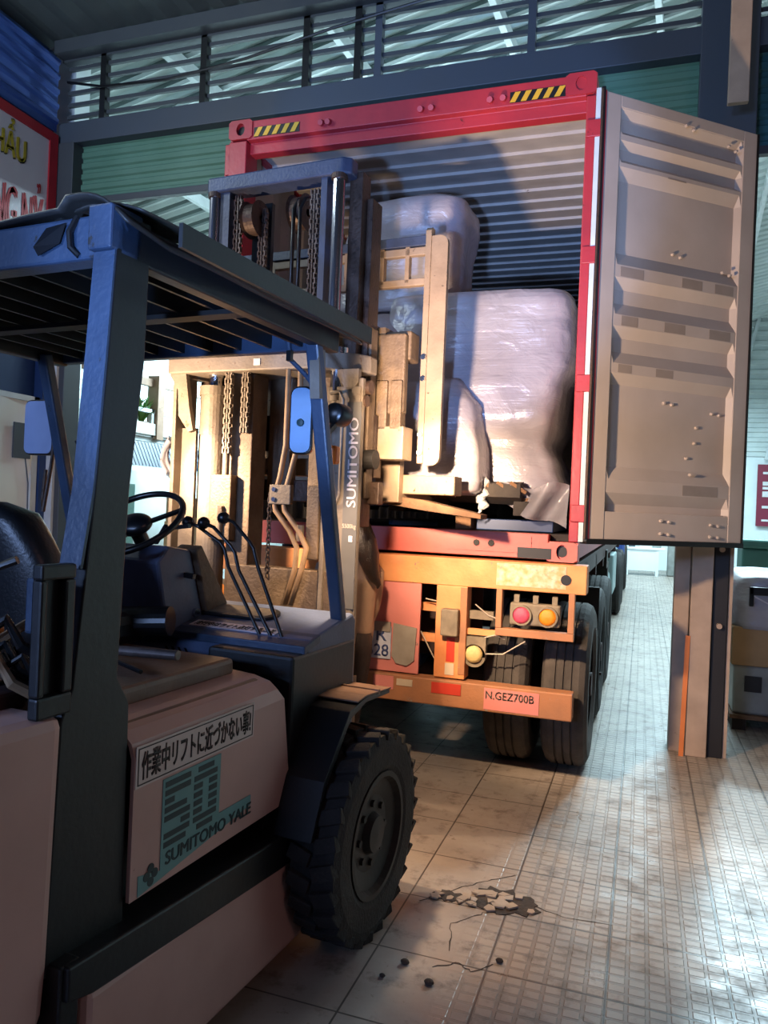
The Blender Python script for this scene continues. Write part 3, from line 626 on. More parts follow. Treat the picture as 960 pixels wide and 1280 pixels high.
# ---- trailer
TC = -1.57
tr = wempty('semi_trailer', (TC, 10.5, 0), 'orange flatbed semi-trailer carrying the red container', 'trailer')
def tp(mb, name, m, p=tr, **k): return mb.build(name, m, p, **k)
TY = 4.46
bo = tp(MB().box(TC-1.285, TC+1.285, TY, TY+0.16, 1.155, 1.322), 'rear_beam', 'trailer_orange', bevel=0.006)
tp(MB().box(-0.80, -0.40, TY-0.003, TY, 1.18, 1.31), 'worn_sticker', 'worn_print', bo)
for x in (-0.40, TC-1.17): tp(MB().cyl((x, TY-0.004, 1.235), (x, TY+0.001, 1.235), 0.03), 'hole', 'gasket', bo)
for s in (-1, 1):
    def X(a_, b_): return (TC+s*a_, TC+s*b_) if s > 0 else (TC-b_, TC-a_)
    x0, x1 = X(0.41, 0.60); pp = tp(MB().box(x0, x1, TY+0.0, TY+0.12, 0.60, 1.155), 'bumper_bracket', 'trailer_orange', bevel=0.005)
    if s > 0:
        tp(MB().box(x0+0.045, x0+0.15, TY-0.06, TY, 0.86, 1.02), 'junction_box', 'lamp_housing', pp, bevel=0.008)
        tp(MB().box(x0+0.075, x0+0.125, TY-0.003, TY, 0.70, 0.845), 'reflector', 'reflector_red', pp); tp(MB().box(x0+0.07, x0+0.125, TY-0.003, TY, 0.62, 0.69), 'reflector', 'reflector_white', pp)
        tp(MB().box(x1-0.04, x1+0.0, TY-0.004, TY, 0.63, 1.15), 'side_strip', 'trailer_dusty', pp)
    # lamp frame and its twin lamps
    xa, xb = X(0.775, 1.225); fr = MB(); fr.box(xa, xb, TY-0.01, TY+0.05, 0.885, 0.93); fr.box(xa, xa+0.035, TY-0.01, TY+0.05, 0.93, 1.16); fr.box(xb-0.035, xb, TY-0.01, TY+0.05, 0.93, 1.16)
    f_ = tp(fr, 'lamp_frame', 'trailer_dusty', bevel=0.004)
    lx_ = (xa+xb)/2; h_ = tp(MB().box(lx_-0.145, lx_+0.145, TY+0.0, TY+0.06, 0.955, 1.085), 'tail_lamp', 'lamp_housing', bevel=0.012)
    for q, (dx, mm) in enumerate(((-0.075, 'lens_red'), (0.075, 'lens_amber'))):
        dx = dx if s > 0 else -dx
        ring = MB(); ring.lathe([(0, 0.060), (-0.02, 0.060), (-0.02, 0.050), (0, 0.048)], (lx_+dx, TY, 1.015), 'y', 24); tp(ring, 'bezel', 'lamp_housing', h_)
        tp(MB().lathe([(0.0, 0.05), (-0.012, 0.049), (-0.020, 0.03), (-0.022, 0.001)], (lx_+dx, TY, 1.015), 'y', 24), 'lens', mm, h_, smooth=True)
    for dx in (-0.11, 0.0, 0.11): tp(MB().box(lx_+dx-0.015, lx_+dx+0.015, TY+0.02, TY+0.05, 1.085, 1.13), 'bracket', 'lamp_housing', h_)
    # reversing lamp
    cx = TC+s*0.65; rl = tp(MB().box(cx-0.068, cx+0.068, TY+0.02, TY+0.07, 0.74, 0.86).cyl((cx, TY+0.02, 0.745), (cx, TY+0.07, 0.745), 0.068, seg=28), 'reversing_lamp', 'lamp_housing')
    tp(MB().lathe([(0.0, 0.052), (-0.014, 0.050), (-0.022, 0.03), (-0.024, 0.001)], (cx, TY+0.02, 0.755), 'y', 24), 'lens', 'lens_yellow', rl, smooth=True)
    tp(MB().box(cx-0.09, cx+0.13, TY+0.03, TY+0.06, 0.87, 0.905), 'lamp_bar', 'trailer_orange'); tp(MB().box(cx-0.06, cx+0.10, TY+0.06, TY+0.1, 0.96, 1.01), 'conduit', 'lamp_housing')
pl = tp(MB().box(TC-0.32, TC+0.31, TY+0.01, TY+0.03, 0.60, 1.155), 'plate_panel', 'trailer_pink', bevel=0.003)
lp = tp(MB().box(-1.72, -1.437, TY-0.002, TY+0.008, 0.675, 0.875), 'licence_plate', 'plate_white', pl, bevel=0.002)
text('characters', '51R', 0.19, 0.075, (-1.655, TY-0.003, 0.785), (1, 0, 0), (0, 0, 1), 'plate_blue', lp, bold=0.01)
text('characters', '06628', 0.245, 0.075, (-1.695, TY-0.003, 0.69), (1, 0, 0), (0, 0, 1), 'plate_blue', lp, bold=0.01)
tp(MB().box(-1.55, -1.44, TY-0.012, TY-0.004, 0.845, 0.905), 'clip', 'grey_board', pl)
tp(MB().prism([(-1.43, 0.70), (-1.40, 0.655), (-1.33, 0.645), (-1.285, 0.68), (-1.275, 0.88), (-1.425, 0.90)], 'y', TY-0.002, TY+0.006), 'worn_notice', 'grey_board', pl)
bp_ = tp(MB().box(TC-1.235, TC+1.235, TY-0.03, TY+0.08, 0.435, 0.592), 'bumper', 'trailer_dusty', bevel=0.008)
tp(MB().box(-1.16, -0.98, TY-0.034, TY-0.03, 0.51, 0.575), 'reflector', 'reflector_red', bp_); tp(MB().box(-1.53, -1.40, TY-0.034, TY-0.03, 0.50, 0.58), 'reflector', 'trailer_pink', bp_)
tp(MB().box(-1.38, -1.28, TY-0.034, TY-0.03, 0.53, 0.57), 'reflector', 'reflector_white', bp_); tp(MB().box(-0.84, -0.52, TY-0.033, TY-0.03, 0.45, 0.575), 'stencil_patch', 'trailer_pink', bp_)
text('stencil', 'N.GEZ700B', 0.28, 0.045, (-0.83, TY-0.035, 0.515), (1, 0, 0), (0, 0, 1), 'grey_board', bp_, dup=0.001)
for p_ in ([(-1.24, TY+0.05, 1.06), (-1.15, TY+0.04, 1.05), (-1.0, TY+0.06, 1.08)], [(-0.93, TY+0.05, 1.05), (-0.85, TY+0.05, 0.99), (-0.78, TY+0.05, 0.97)], [(-0.86, TY+0.02, 0.86), (-0.80, TY+0.02, 0.88), (-0.74, TY+0.03, 0.86)], [(-0.88, TY+0.03, 0.76), (-0.75, TY+0.03, 0.77), (-0.62, TY+0.02, 0.86)], [(-1.26, TY+0.04, 0.86), (-1.2, TY+0.05, 0.75), (-1.17, TY+0.05, 0.70)]):
    tp(MB().tube(p_, 0.004, 6), 'wire', 'wire')
# chassis
tp(MB().box(TC-0.62, TC+0.62, 4.84, 4.87, 0.66, 1.15), 'dark_gap_panel', 'chassis')  # dark panel added to darken the bright gap behind the rear beam
for z in (0.98, 0.79): tp(MB().box(-1.28, -1.15, TY+0.10, TY+0.14, z, z+0.05), 'tab', 'trailer_orange')
for s in (-1, 1): tp(MB().box(TC+s*0.49-0.06, TC+s*0.49+0.06, TY+0.16, 17.0, 0.86, 1.30), 'chassis_beam', 'chassis')
for y in (5.6, 6.9, 8.2, 10, 12, 14, 16): tp(MB().box(TC-1.2, TC+1.2, y, y+0.1, 1.1, 1.28), 'cross_member', 'chassis')
tp(MB().box(TC+1.12, TC+1.2, TY+0.16, 16.7, 1.18, 1.31), 'side_rail', 'chassis')
for y in (5.12, 6.4, 7.68): tp(MB().cyl((TC-1.3, y, 0.52), (TC+1.3, y, 0.52), 0.075), 'axle', 'chassis')
for x in (TC+0.1, TC-0.35): tp(MB().cyl((x, 4.9, 0.62), (x, 5.3, 0.62), 0.11), 'brake_chamber', 'fascia_blue')
tk = tp(MB().cyl((TC+0.95, 9.2, 0.8), (TC+0.95, 10.4, 0.8), 0.25), 'air_tank', 'tank_teal', bevel=0.02)
tp(MB().box(TC+0.9, TC+1.22, 10.9, 12.1, 0.55, 1.1), 'tool_box', 'tank_teal', bevel=0.02)
tp(MB().bar((TC+1.20, 6.0, 0.42), (TC+1.32, 6.0, 0.42), 0.02, 0.02), 'side_peg', 'chassis'); tp(MB().sph((TC+1.23, 4.85, 1.2), 0.03), 'marker_lamp', 'lens_amber')
for z_, y_ in ((1.05, 8.6), (0.9, 8.9)): tp(MB().box(TC+1.0, TC+1.22, y_, y_+0.3, z_, z_+0.2), 'valve_box', 'rim_grey')
def wheel_mesh(parent, x0, x1, y, r, m='tire_dusty', seg=48, side=1):
    xm, hw = (x0+x1)/2, (x1-x0)/2
    prof = [(-hw*0.85, r*0.60), (-hw, r*0.70), (-hw, r*0.88), (-hw*0.86, r*0.965), (-hw*0.62, r)]
    for k in (-0.35, 0.0, 0.35): prof += [(hw*(k-0.05), r), (hw*(k-0.04), r*0.975), (hw*(k+0.04), r*0.975), (hw*(k+0.05), r)]
    prof += [(hw*0.62, r), (hw*0.86, r*0.965), (hw, r*0.88), (hw, r*0.70), (hw*0.85, r*0.60)]
    o = MB().lathe(prof, (xm, y, r), 'x', seg).build('tire', m, parent, smooth=False)
    MB().lathe([(hw*0.8*side, r*0.61), (hw*0.7*side, r*0.56), (hw*0.1*side, r*0.5), (hw*0.1*side, r*0.25), (hw*0.5*side, r*0.2), (hw*0.5*side, 0.001)], (xm, y, r), 'x', 28).build('rim', 'rim_grey', o)
for y in (5.12, 6.4, 7.68):
    for s in (-1, 1):
        xs = ((0.675, 0.955), (1.03, 1.305))
        for a_, b_ in xs:
            wheel_mesh(tr, *( (TC+a_, TC+b_) if s > 0 else (TC-b_, TC-a_)), y, 0.52, 'tire_dusty' if y < 6 else 'tire_rubber', 48, s)
tp(MB().box(TC+0.68, TC+1.30, 5.66, 5.68, 0.35, 1.1), 'mudguard', 'gasket')
# tractor unit far in front
tu = wempty('tractor_unit', (TC, 15.5, 0), 'far end of the truck: tractor wheels and tank seen beyond the trailer', 'truck')
for s in (-1, 1): MB().box(TC+s*0.42-0.05, TC+s*0.42+0.05, 12.9, 18.6, 0.62, 0.85).build('frame_rail', 'chassis', tu)
MB().box(TC-1.22, TC+1.22, 17.2, 19.0, 0.7, 3.4).build('cab', 'blue_sheet', tu, bevel=0.12)
for y, sets in ((13.4, ((0.675, 0.955), (1.0, 1.27))), (14.7, ((0.675, 0.955), (1.0, 1.27))), (18.0, ((0.98, 1.27),))):
    for s in (-1, 1):
        for a_, b_ in sets: wheel_mesh(tu, *((TC+a_, TC+b_) if s > 0 else (TC-b_, TC-a_)), y, 0.52, 'tire_rubber', 36, s)
MB().cyl((TC+0.9, 15.6, 0.75), (TC+0.9, 16.8, 0.75), 0.3).build('fuel_tank', 'tank_teal', tu)

# ---- wrapped load
def film_block(name, secs, m, parent, amp=0.03, seed=0, sub=0, nseg=72, p=4.0, fold=False):
    """stack of rounded-rectangle sections (z, x0, x1, y0, y1) skinned as one wrapped body"""
    mb = MB(); rings = []
    Z = []; 
    for i in range(len(secs)-1):
        a_, b_ = secs[i], secs[i+1]; k = max(2, int(abs(b_[0]-a_[0])/0.035))
        for j in range(k): t = j/k; t2 = t*t*(3-2*t); Z.append([a_[0]+(b_[0]-a_[0])*t]+[a_[q]+(b_[q]-a_[q])*t2 for q in (1, 2, 3, 4)])
    Z.append(list(secs[-1]))
    for (z, x0, x1, y0, y1) in Z:
        ring = []
        for k in range(nseg):
            an = 2*math.pi*k/nseg; c, s = math.cos(an), math.sin(an)
            ex = math.copysign(abs(c)**(2/p), c); ey = math.copysign(abs(s)**(2/p), s)
            v = Vector(((x0+x1)/2+ex*(x1-x0)/2, (y0+y1)/2+ey*(y1-y0)/2, z))
            nn = noise.noise(v*2.2+Vector((seed, 0, 0)))*amp*1.6 + noise.noise(Vector((v.x*6+v.z*5, v.y*6, v.z*9))+Vector((seed, 3, 0)))*amp*0.45
            if fold and ey < -0.5:      # the film is drawn diagonally across the front, bulging below the line
                dd = (z-(2.42-0.80*(v.x+1.28)))/0.05; v.y -= 0.05/(1+math.exp(max(-20, min(20, dd))))
                v.y -= 0.014*abs(math.sin((v.x*1.1+v.z)*26+2*noise.noise(v*4)))*max(0, noise.noise(v*1.7)+0.35)
            v += Vector((ex, ey, 0))*nn + Vector((0, 0, noise.noise(v*3+Vector((0, seed, 5)))*amp*0.8)); ring.append(mb.bm.verts.new(v))
        rings.append(ring)
    for i in range(len(rings)-1):
        for k in range(nseg): mb.bm.faces.new((rings[i][k], rings[i][(k+1) % nseg], rings[i+1][(k+1) % nseg], rings[i+1][k]))
    mb.bm.faces.new(rings[0][::-1]); mb.bm.faces.new(rings[-1])
    return mb.build(name, m, parent, smooth=True)
ld_ = wempty('wrapped_machine', (-1.3, 5.3, 1.6), 'large machine shrouded in pale stretch film being pushed into the container', 'wrapped load')
film_block('wrapped_body', [(1.70, -1.62, -0.50, 4.84, 5.9), (1.76, -1.68, -0.47, 4.80, 6.0), (1.90, -1.7, -0.52, 4.80, 6.0), (2.05, -1.7, -0.58, 4.80, 6.0), (2.20, -1.7, -0.54, 4.70, 6.0), (2.42, -1.7, -0.51, 4.72, 6.0), (2.52, -1.7, -0.46, 4.74, 6.0), (2.66, -1.7, -0.445, 4.76, 6.0), (2.95, -1.7, -0.45, 4.78, 6.0), (3.02, -1.68, -0.47, 4.82, 5.97), (3.045, -1.6, -0.7, 4.92, 5.9), (3.06, -1.5, -1.2, 5.1, 5.7)], 'film', ld_, 0.022, 1, p=9, nseg=110, fold=True)
film_block('wrapped_front_case', [(1.70, -1.75, -0.98, 4.45, 4.95), (1.73, -1.78, -0.93, 4.42, 4.95), (1.95, -1.78, -0.92, 4.42, 4.95), (2.15, -1.78, -0.96, 4.43, 4.95), (2.26, -1.78, -0.98, 4.44, 4.95), (2.34, -1.75, -1.06, 4.50, 4.95), (2.42, -1.7, -1.12, 4.6, 4.9)], 'film', ld_, 0.02, 21, p=8, nseg=80)
film_block('wrapped_head', [(2.95, -2.1, -1.25, 4.85, 5.6), (3.35, -2.1, -1.22, 4.82, 5.6), (3.62, -2.05, -1.20, 4.82, 5.6), (3.70, -2.0, -1.22, 4.86, 5.55), (3.74, -1.95, -1.30, 4.95, 5.5)], 'film', ld_, 0.03, 4, p=5)
film_block('wrapped_base', [(1.62, -2.3, -1.5, 4.75, 5.9), (1.68, -2.35, -1.4, 4.7, 5.9), (2.7, -2.35, -1.5, 4.7, 5.9), (2.9, -2.25, -1.6, 4.8, 5.8)], 'film', ld_, 0.03, 9, p=5)
# loose skirt of film at the lower right and the twisted tail
def skirt(u, v):
    x = -0.92+u*0.50; z = 1.78-v*(0.10+0.16*u)+0.02*math.sin(u*9); y = 4.62+0.05*math.sin(u*14+v*4)+v*0.10*(1-u)-0.02*u
    return (x, y, z)
MB().grid(skirt, 40, 12).build('film_skirt', 'film_thin', ld_, smooth=True)
tl_ = [(-0.93+0.012*math.sin(k*1.3), 4.575+0.01*math.cos(k*1.9), 1.80-k*0.0135) for k in range(15)]+[(-0.945, 4.57, 1.60), (-0.965, 4.57, 1.585)]
MB().tube(tl_, [0.028+0.008*math.sin(k*2.4) for k in range(13)]+[0.015, 0.009, 0.006, 0.004], 9).build('film_tail', 'film_clear', ld_)
MB().tube([(-1.09, 4.57, 1.80), (-1.10, 4.57, 1.74), (-1.095, 4.57, 1.69)], [0.012, 0.008, 0.003], 8).build('film_tail', 'film_clear', ld_)
pt = wempty('pallet', (-1.3, 5.2, 1.5), 'dark wooden skid under the wrapped machine', 'pallet')
for i in range(7): MB().box(-2.2, -0.62, 4.66+i*0.18, 4.78+i*0.18, 1.68, 1.70).build('deck_board', 'pallet_wood', pt)
for x in (-2.15, -1.55, -1.25, -0.75): MB().box(x, x+0.1, 4.64, 5.9, 1.59, 1.68).build('runner', 'pallet_dark', pt, bevel=0.006)
MB().prism([(4.57, 1.70), (4.57, 1.78), (4.7, 1.80), (4.7, 1.66)], 'x', -1.16, -0.70).build('front_beam', 'pallet_dark', pt)
for x in (-1.02, -0.93, -0.84, -0.76): MB().bar((x, 4.56, 1.79), (x+0.09, 4.60, 1.73), 0.012, 0.02).build('slat', 'pallet_wood', pt)
tag(MB().box(-1.0, -0.52, 4.78, 5.6, CZ0+0.165, CZ0+0.235).build('steel_channel', 'fascia_blue', bevel=0.005), 'blue steel channel lying on the container deck under the load', 'beam')
tag(MB().box(-1.12, -1.02, 4.70, 5.6, CZ0+0.165, CZ0+0.26).build('wood_block', 'pallet_wood', bevel=0.006), 'short brown timber block on the deck under the load', 'block')
tag(MB().bar((-1.55, 4.70, CZ0+0.185), (-1.30, 4.9, CZ0+0.185), 0.07, 0.03).build('blue_slat', 'mirror_blue'), 'light blue slat lying loose on the container deck', 'slat')
e = wempty('wrapped_crate', (-0.55, 7.0, CZ0+0.16), 'small grey wrapped crate deeper in the container behind the big load', 'crate')
film_block('wrapped_body', [(CZ0+0.165, -1.2, -0.40, 6.4, 7.5), (2.6, -1.2, -0.40, 6.4, 7.5), (2.72, -1.1, -0.42, 6.5, 7.4)], 'film_thin' if False else 'machine_grey', e, 0.01, 7, p=8)

# ------------------------------------------------------------------ forklift (x right, y forward, z up in its own frame)
FO = Vector((-1.93, 2.6, 0)); FR = -R(5)
FM = Matrix.Translation(FO) @ Matrix.Rotation(FR, 4, 'Z')
fk = empty('forklift', FO, 'large cream and blue forklift with overhead guard, its mast raised behind the container', 'forklift', FR)
def fp(mb, name, m, p=fk, **k): return mb.build(name, m, p, **k)
GX0, GX1 = -0.655, 0.79
# overhead guard
gd = fp(MB().box(GX0, GX1, -1.00, -0.93, 2.19, 2.30), 'overhead_guard', 'guard_blue', bevel=0.008)
def gp(mb, name, m, **k): return mb.build(name, m, gd, **k)
gp(MB().box(GX0+0.03, GX1-0.03, 0.14, 0.19, 2.20, 2.275), 'front_bar', 'guard_blue', bevel=0.008)
for s, x in ((1, GX1), (-1, GX0)):
    xa, xb = (x-0.05, x) if s > 0 else (x, x+0.05)
    gp(MB().box(xa, xb, -0.95, 0.17, 2.19, 2.29), 'side_rail', 'side_black', bevel=0.006)
for i in range(11):
    x = GX0+0.16+i*0.142
    gp(MB().box(x-0.006, x+0.006, -0.94, 0.16, 2.215, 2.275), 'roof_slat', 'side_black')
gp(MB().box(GX0+0.05, GX1-0.05, -0.42, -0.36, 2.20, 2.216), 'cross_strip', 'rim_grey')
# rubber sheet laid over the roof, edges drooping, lip curled at both ends
def sheet(u, v):
    y = -1.02+u*1.29; x = GX0+0.0+v*(GX1-GX0+0.035)
    z = 2.305+0.012*math.sin(v*9+u*5)
    t = max(0.0, (v-0.90)/0.10); z += 0.03*math.sin(min(1, u*1.0)*3.14)*(v > 0.8)*(v-0.8)/0.2 - 0.075*t*t
    if u < 0.12 and v > 0.86: z += 0.03*(0.12-u)/0.12
    return (x+0.012*math.sin(u*8)*t, y, z)
gp(MB().grid(sheet, 60, 60), 'rubber_cover', 'rubber_sheet', smooth=True, solid=0.008)
gp(MB().grid(lambda u, v: (0.55+0.29*v, -0.98+0.26*u+0.06*v*u, 2.31+0.050*math.sin(math.pi*min(1, v*0.9))*math.sin(math.pi*(0.25+0.5*u))-0.02*v), 12, 12), 'cover_flap', 'rubber_sheet', smooth=True, solid=0.006)
gp(MB().poly([(0.66, 0.20, 2.31), (0.81, 0.16, 2.285), (0.82, 0.30, 2.255), (0.74, 0.27, 2.28)], [(0, 1, 2, 3)]), 'cover_flap', 'rubber_sheet', solid=0.006)
gp(MB().poly([(0.55, -1.005, 2.28), (0.62, -1.008, 2.285), (0.60, -1.008, 2.235), (0.53, -1.01, 2.21), (0.51, -1.008, 2.235)], [(0, 1, 2, 3, 4)]), 'loose_tape', 'black_plastic', solid=0.002)
gp(MB().tube([(0.65, -1.0, 2.30), (0.635, -1.01, 2.26), (0.64, -1.01, 2.22), (0.66, -1.0, 2.20)], 0.008, 8), 'cable', 'black_plastic')
# rear pillars: same paint, sides coloured as unlit, rear face as lit
for s, x in ((1, GX1), (-1, GX0)):
    xa, xb = (x-0.065, x) if s > 0 else (x, x+0.065)
    poly = [(-1.002, 2.30), (-0.890, 2.30), (-0.895, 1.95), (-0.930, 1.62), (-0.945, 1.15), (-0.90, 1.08), (-0.89, 0.50), (-1.14, 0.50), (-1.12, 1.08), (-1.09, 1.15), (-1.045, 1.62), (-1.022, 1.95)]
    pb = gp(MB().prism(poly, 'x', xa+0.003, xb+(0.0 if s > 0 else 0)), 'rear_pillar', 'side_black', bevel=0.004)
    MB().prism([(-1.006, 2.30), (-0.998, 2.30), (-1.018, 1.95), (-1.041, 1.62), (-1.072, 1.43), (-1.080, 1.43), (-1.050, 1.62), (-1.027, 1.95)], 'x', xa-0.004, xb-0.002).build('lit_face', 'guard_blue', pb)
    gp(MB().box(xa-0.01, xb, -1.03, -0.92, 2.20, 2.31), 'corner_bracket', 'guard_blue', bevel=0.006)
# front pillars, raked back
for s, x in ((1, 0.755), (-1, -0.60)):
    gp(MB().bar((x, 0.03, 2.22), (x, 0.33, 1.14), 0.045, 0.055, (1, 0, 0)), 'front_pillar', 'guard_blue', bevel=0.008)
gp(MB().bar((0.762, 0.05, 2.18), (0.762, 0.07, 2.0), 0.05, 0.04, (1, 0, 0)), 'pillar_clip', 'mast_cream')
# mirrors
def mirror(c, w_, h_, back, face, sgn, name='mirror'):
    def rr(k, W, H, rr_=0.035):
        pts = []
        for (cx, cz, a0) in ((W-rr_, H-rr_, 0), (-W+rr_, H-rr_, 90), (-W+rr_, -H+rr_, 180), (W-rr_, -H+rr_, 270)):
            for q in range(5): an = R(a0+q*22.5); pts.append((cx+rr_*math.cos(an), cz+rr_*math.sin(an)))
        return pts
    m_ = Matrix.Translation(c) @ Matrix.Rotation(R(sgn), 4, 'Z')
    o = MB().prism(rr(0, w_/2, h_/2), 'y', 0, 0.035).build(name, back, fk, bevel=0.008, M_=m_)
    MB().prism(rr(0, w_/2-0.008, h_/2-0.008, 0.03), 'y', -0.004, 0.001).build('glass', face, o, M_=m_)
    return o
m1 = mirror((-0.885, 0.27, 1.925), 0.185, 0.27, 'black_plastic', 'mirror_glass', 4)
fp(MB().tube([(-0.86, 0.30, 1.72), (-0.84, 0.27, 1.58), (-0.80, 0.24, 1.52), (-0.78, 0.26, 1.75), (-0.80, 0.30, 1.95)], 0.009, 8), 'mirror_bracket', 'mast_brown')
m2 = mirror((0.605, 0.22, 1.94), 0.10, 0.275, 'black_plastic', 'mirror_blue', 12)
MB().lathe([(0, 0.016), (-0.004, 0.015), (-0.006, 0.001)], (0.605, 0.215, 1.93), 'y', 16).build('emblem', 'decal_ink', m2)
fp(MB().tube([(0.655, 0.24, 2.07), (0.63, 0.19, 2.12), (0.59, 0.14, 2.17), (0.59, 0.12, 2.24)], 0.010, 8), 'mirror_stalk', 'guard_blue')
fp(MB().box(0.585, 0.605, 0.12, 0.14, 2.16, 2.2), 'mirror_clamp', 'side_black')
# headlamps with their light, indicators
for s, x in ((1, 0.715), (-1, -0.52)):
    hb = fp(MB().lathe([(0.0, 0.001), (0.0, 0.036), (0.01, 0.044), (0.07, 0.047), (0.09, 0.047)], (x, 0.28, 1.975), 'y', 24), 'headlamp', 'black_plastic', smooth=True)
    MB().lathe([(0.088, 0.045), (0.086, 0.001)], (x, 0.28, 1.975), 'y', 24).build('lens', 'lamp_glass', hb)
    MB().bar((x, 0.30, 1.93), (x, 0.16, 1.84), 0.02, 0.02).build('arm', 'side_black', hb)
    ind = fp(MB().box(x-0.03, x+0.03, 0.26, 0.31, 1.77, 1.845), 'indicator', 'amber', bevel=0.012)
def fspot(name, loc, target, *k, **kk):
    o = spot(name, FM @ Vector(loc), FM @ Vector(target), *k, **kk); return o
fspot('headlamp_beam', (0.80, 0.42, 1.975), (0.66, 2.1, 1.78), 430, WARM, 30, rad=0.04, blend=0.9)
fspot('headlamp_spill', (0.79, 0.40, 1.975), (2.2, 2.4, 2.25), 300, WARM, 130, rad=0.04, blend=0.35)
fspot('headlamp_low', (0.735, 0.40, 1.96), (0.95, 1.5, 0.0), 125, WARM, 96, rad=0.04, blend=0.5)
fspot('headlamp_beam', (-0.60, 0.40, 1.975), (0.05, 2.0, 1.22), 340, WARM, 50, rad=0.04, blend=0.9)
fspot('headlamp_spill', (-0.60, 0.40, 1.975), (0.1, 2.6, 1.45), 115, WARM, 165, rad=0.04)

# body: counterweight, bonnet side panel, hood, lower frame
cw = fp(MB().prism([(-2.3, 0.30), (-2.3, 1.12), (-1.115, 1.10), (-1.13, 0.53), (-1.14, 0.40), (-1.5, 0.26)], 'x', -0.93, 0.80), 'counterweight', 'body_white', bevel=0.03)
fp(MB().box(-0.90, 0.76, -2.2, -1.14, 0.14, 0.46), 'counterweight_base', 'body_white', bevel=0.03)
# side panel with sloping front edge and rounded shoulder, running back across the engine
def sidep(sgn):
    mb = MB(); prof = [(0.80, 0.562), (0.80, 0.93), (0.788, 0.965), (0.76, 0.99), (0.70, 1.005), (0.50, 1.02)]
    N = 1; y0b, y1b = -0.888, -0.085
    rows = []
    for (x, z) in prof:
        f = (z-0.53)/(1.0-0.53); y1 = y1b-0.085*f-(0.02 if z > 0.95 else 0); x_ = x if sgn > 0 else -0.12-x
        rows.append((mb.bm.verts.new((x_, y0b, z)), mb.bm.verts.new((x_, y1, z)), mb.bm.verts.new((x_-0.06*sgn, y1+0.0, z-0.03 if z > 0.6 else z))))
    for i in range(len(rows)-1):
        for j in (0, 1): mb.bm.faces.new((rows[i][j], rows[i][j+1], rows[i+1][j+1], rows[i+1][j]))
    return mb
sp = fp(sidep(1), 'side_panel', 'body_white', solid=0.012)
fp(sidep(-1), 'side_panel', 'body_white', solid=0.012)
hoodt = fp(MB().box(-0.70, 0.74, -0.93, -0.21, 0.96, 1.005), 'bonnet', 'hood_tan', bevel=0.012)
fp(MB().box(-0.62, 0.64, -0.95, -0.22, 1.003, 1.065), 'seat_deck', 'hood_tan', bevel=0.016)
fp(MB().box(-0.70, 0.70, -0.93, -0.15, 0.50, 0.96), 'engine_bay', 'side_black')
# labels on the side panel
lb = MB().box(0.806, 0.8085, -0.885, -0.345, 0.853, 0.962).build('warning_label', 'label_white', sp)
fr = MB()
for (y0, y1, z0, z1) in ((-0.878, -0.352, 0.953, 0.956), (-0.878, -0.352, 0.859, 0.862), (-0.878, -0.875, 0.859, 0.956), (-0.355, -0.352, 0.859, 0.956)): fr.box(0.8084, 0.8096, y0, y1, z0, z1)
fr.build('border', 'ink', lb)
text('lettering', '\u4f5c\u696d\u4e2d\u30ea\u30d5\u30c8\u306b\u8fd1\u3065\u304b\u306a\u3044\u4e8b!', 0.50, 0.074, (0.8086, -0.865, 0.871), (0, 1, 0), (0, 0, 1), 'ink', lb, bold=0.02)
dc = MB().prism([(-0.775, 0.60), (-0.775, 0.845), (-0.515, 0.845), (-0.515, 0.665), (-0.345, 0.665), (-0.345, 0.632), (-0.86, 0.565), (-0.86, 0.62)], 'x', 0.806, 0.8078).build('logo_decal', 'decal_teal', sp)
mb = MB()
for ch, y0, rows in ((0, -0.765, 'FFLFFRFF'), (1, -0.640, 'FFBBBBFF')):
    for i, c in enumerate(rows):
        z1 = 0.835-i*0.0235; w_ = 0.108
        sp_ = {'F': [(0, 1)], 'L': [(0, 0.36)], 'R': [(0.64, 1)], 'B': [(0, 0.36), (0.64, 1)]}[c]
        for (a_, b_) in sp_:
            c0 = 0.16 if (i in (0, 7) and ch == 1) else 0.0; c1 = 0.16 if (i in (0, 7)) and ch == 1 else (0.14 if i in (3, 7) and ch == 0 else 0)
            mb.box(0.8076, 0.8088, y0+w_*(a_+c0), y0+w_*(b_-c1), z1-0.0155, z1)
mb.build('striped_number', 'decal_ink', dc)
text('lettering', 'SUMITOMO YALE', 0.41, 0.036, (0.8078, -0.755, 0.606), (0, 1, 0.00), (0, 0.0, 1), 'decal_ink', dc, dup=0.0022)
mb = MB()
for (dy, dz) in ((0.016, 0), (-0.016, 0), (0, 0.018), (0, -0.018)): mb.cyl((0.8074, -0.812+dy, 0.605+dz), (0.8088, -0.812+dy, 0.605+dz), 0.0125, seg=12)
mb.build('flower_mark', 'decal_ink', dc)
# sill rail, steps and lower tank
fp(MB().prism([(-1.12, 0.45), (-1.12, 0.53), (0.30, 0.455), (0.30, 0.36), (-0.2, 0.37), (-1.04, 0.43)], 'x', 0.70, 0.845), 'sill_rail', 'side_black', bevel=0.006)
fp(MB().box(0.74, 0.83, -1.13, -1.07, 0.34, 0.53), 'sill_bracket', 'side_black', bevel=0.006)
fp(MB().prism([(-1.05, 0.06), (-1.05, 0.43), (-0.15, 0.405), (-0.11, 0.38), (-0.09, 0.29), (0.10, 0.25), (0.13, 0.20), (0.11, 0.06)], 'x', -0.94, 0.835), 'lower_frame', 'body_white', bevel=0.02)
fp(MB().prism([(-0.09, 0.295), (-0.11, 0.38), (-0.14, 0.50), (0.10, 0.50), (0.12, 0.30), (0.08, 0.262)], 'x', 0.3, 0.845), 'step', 'side_black', bevel=0.006)
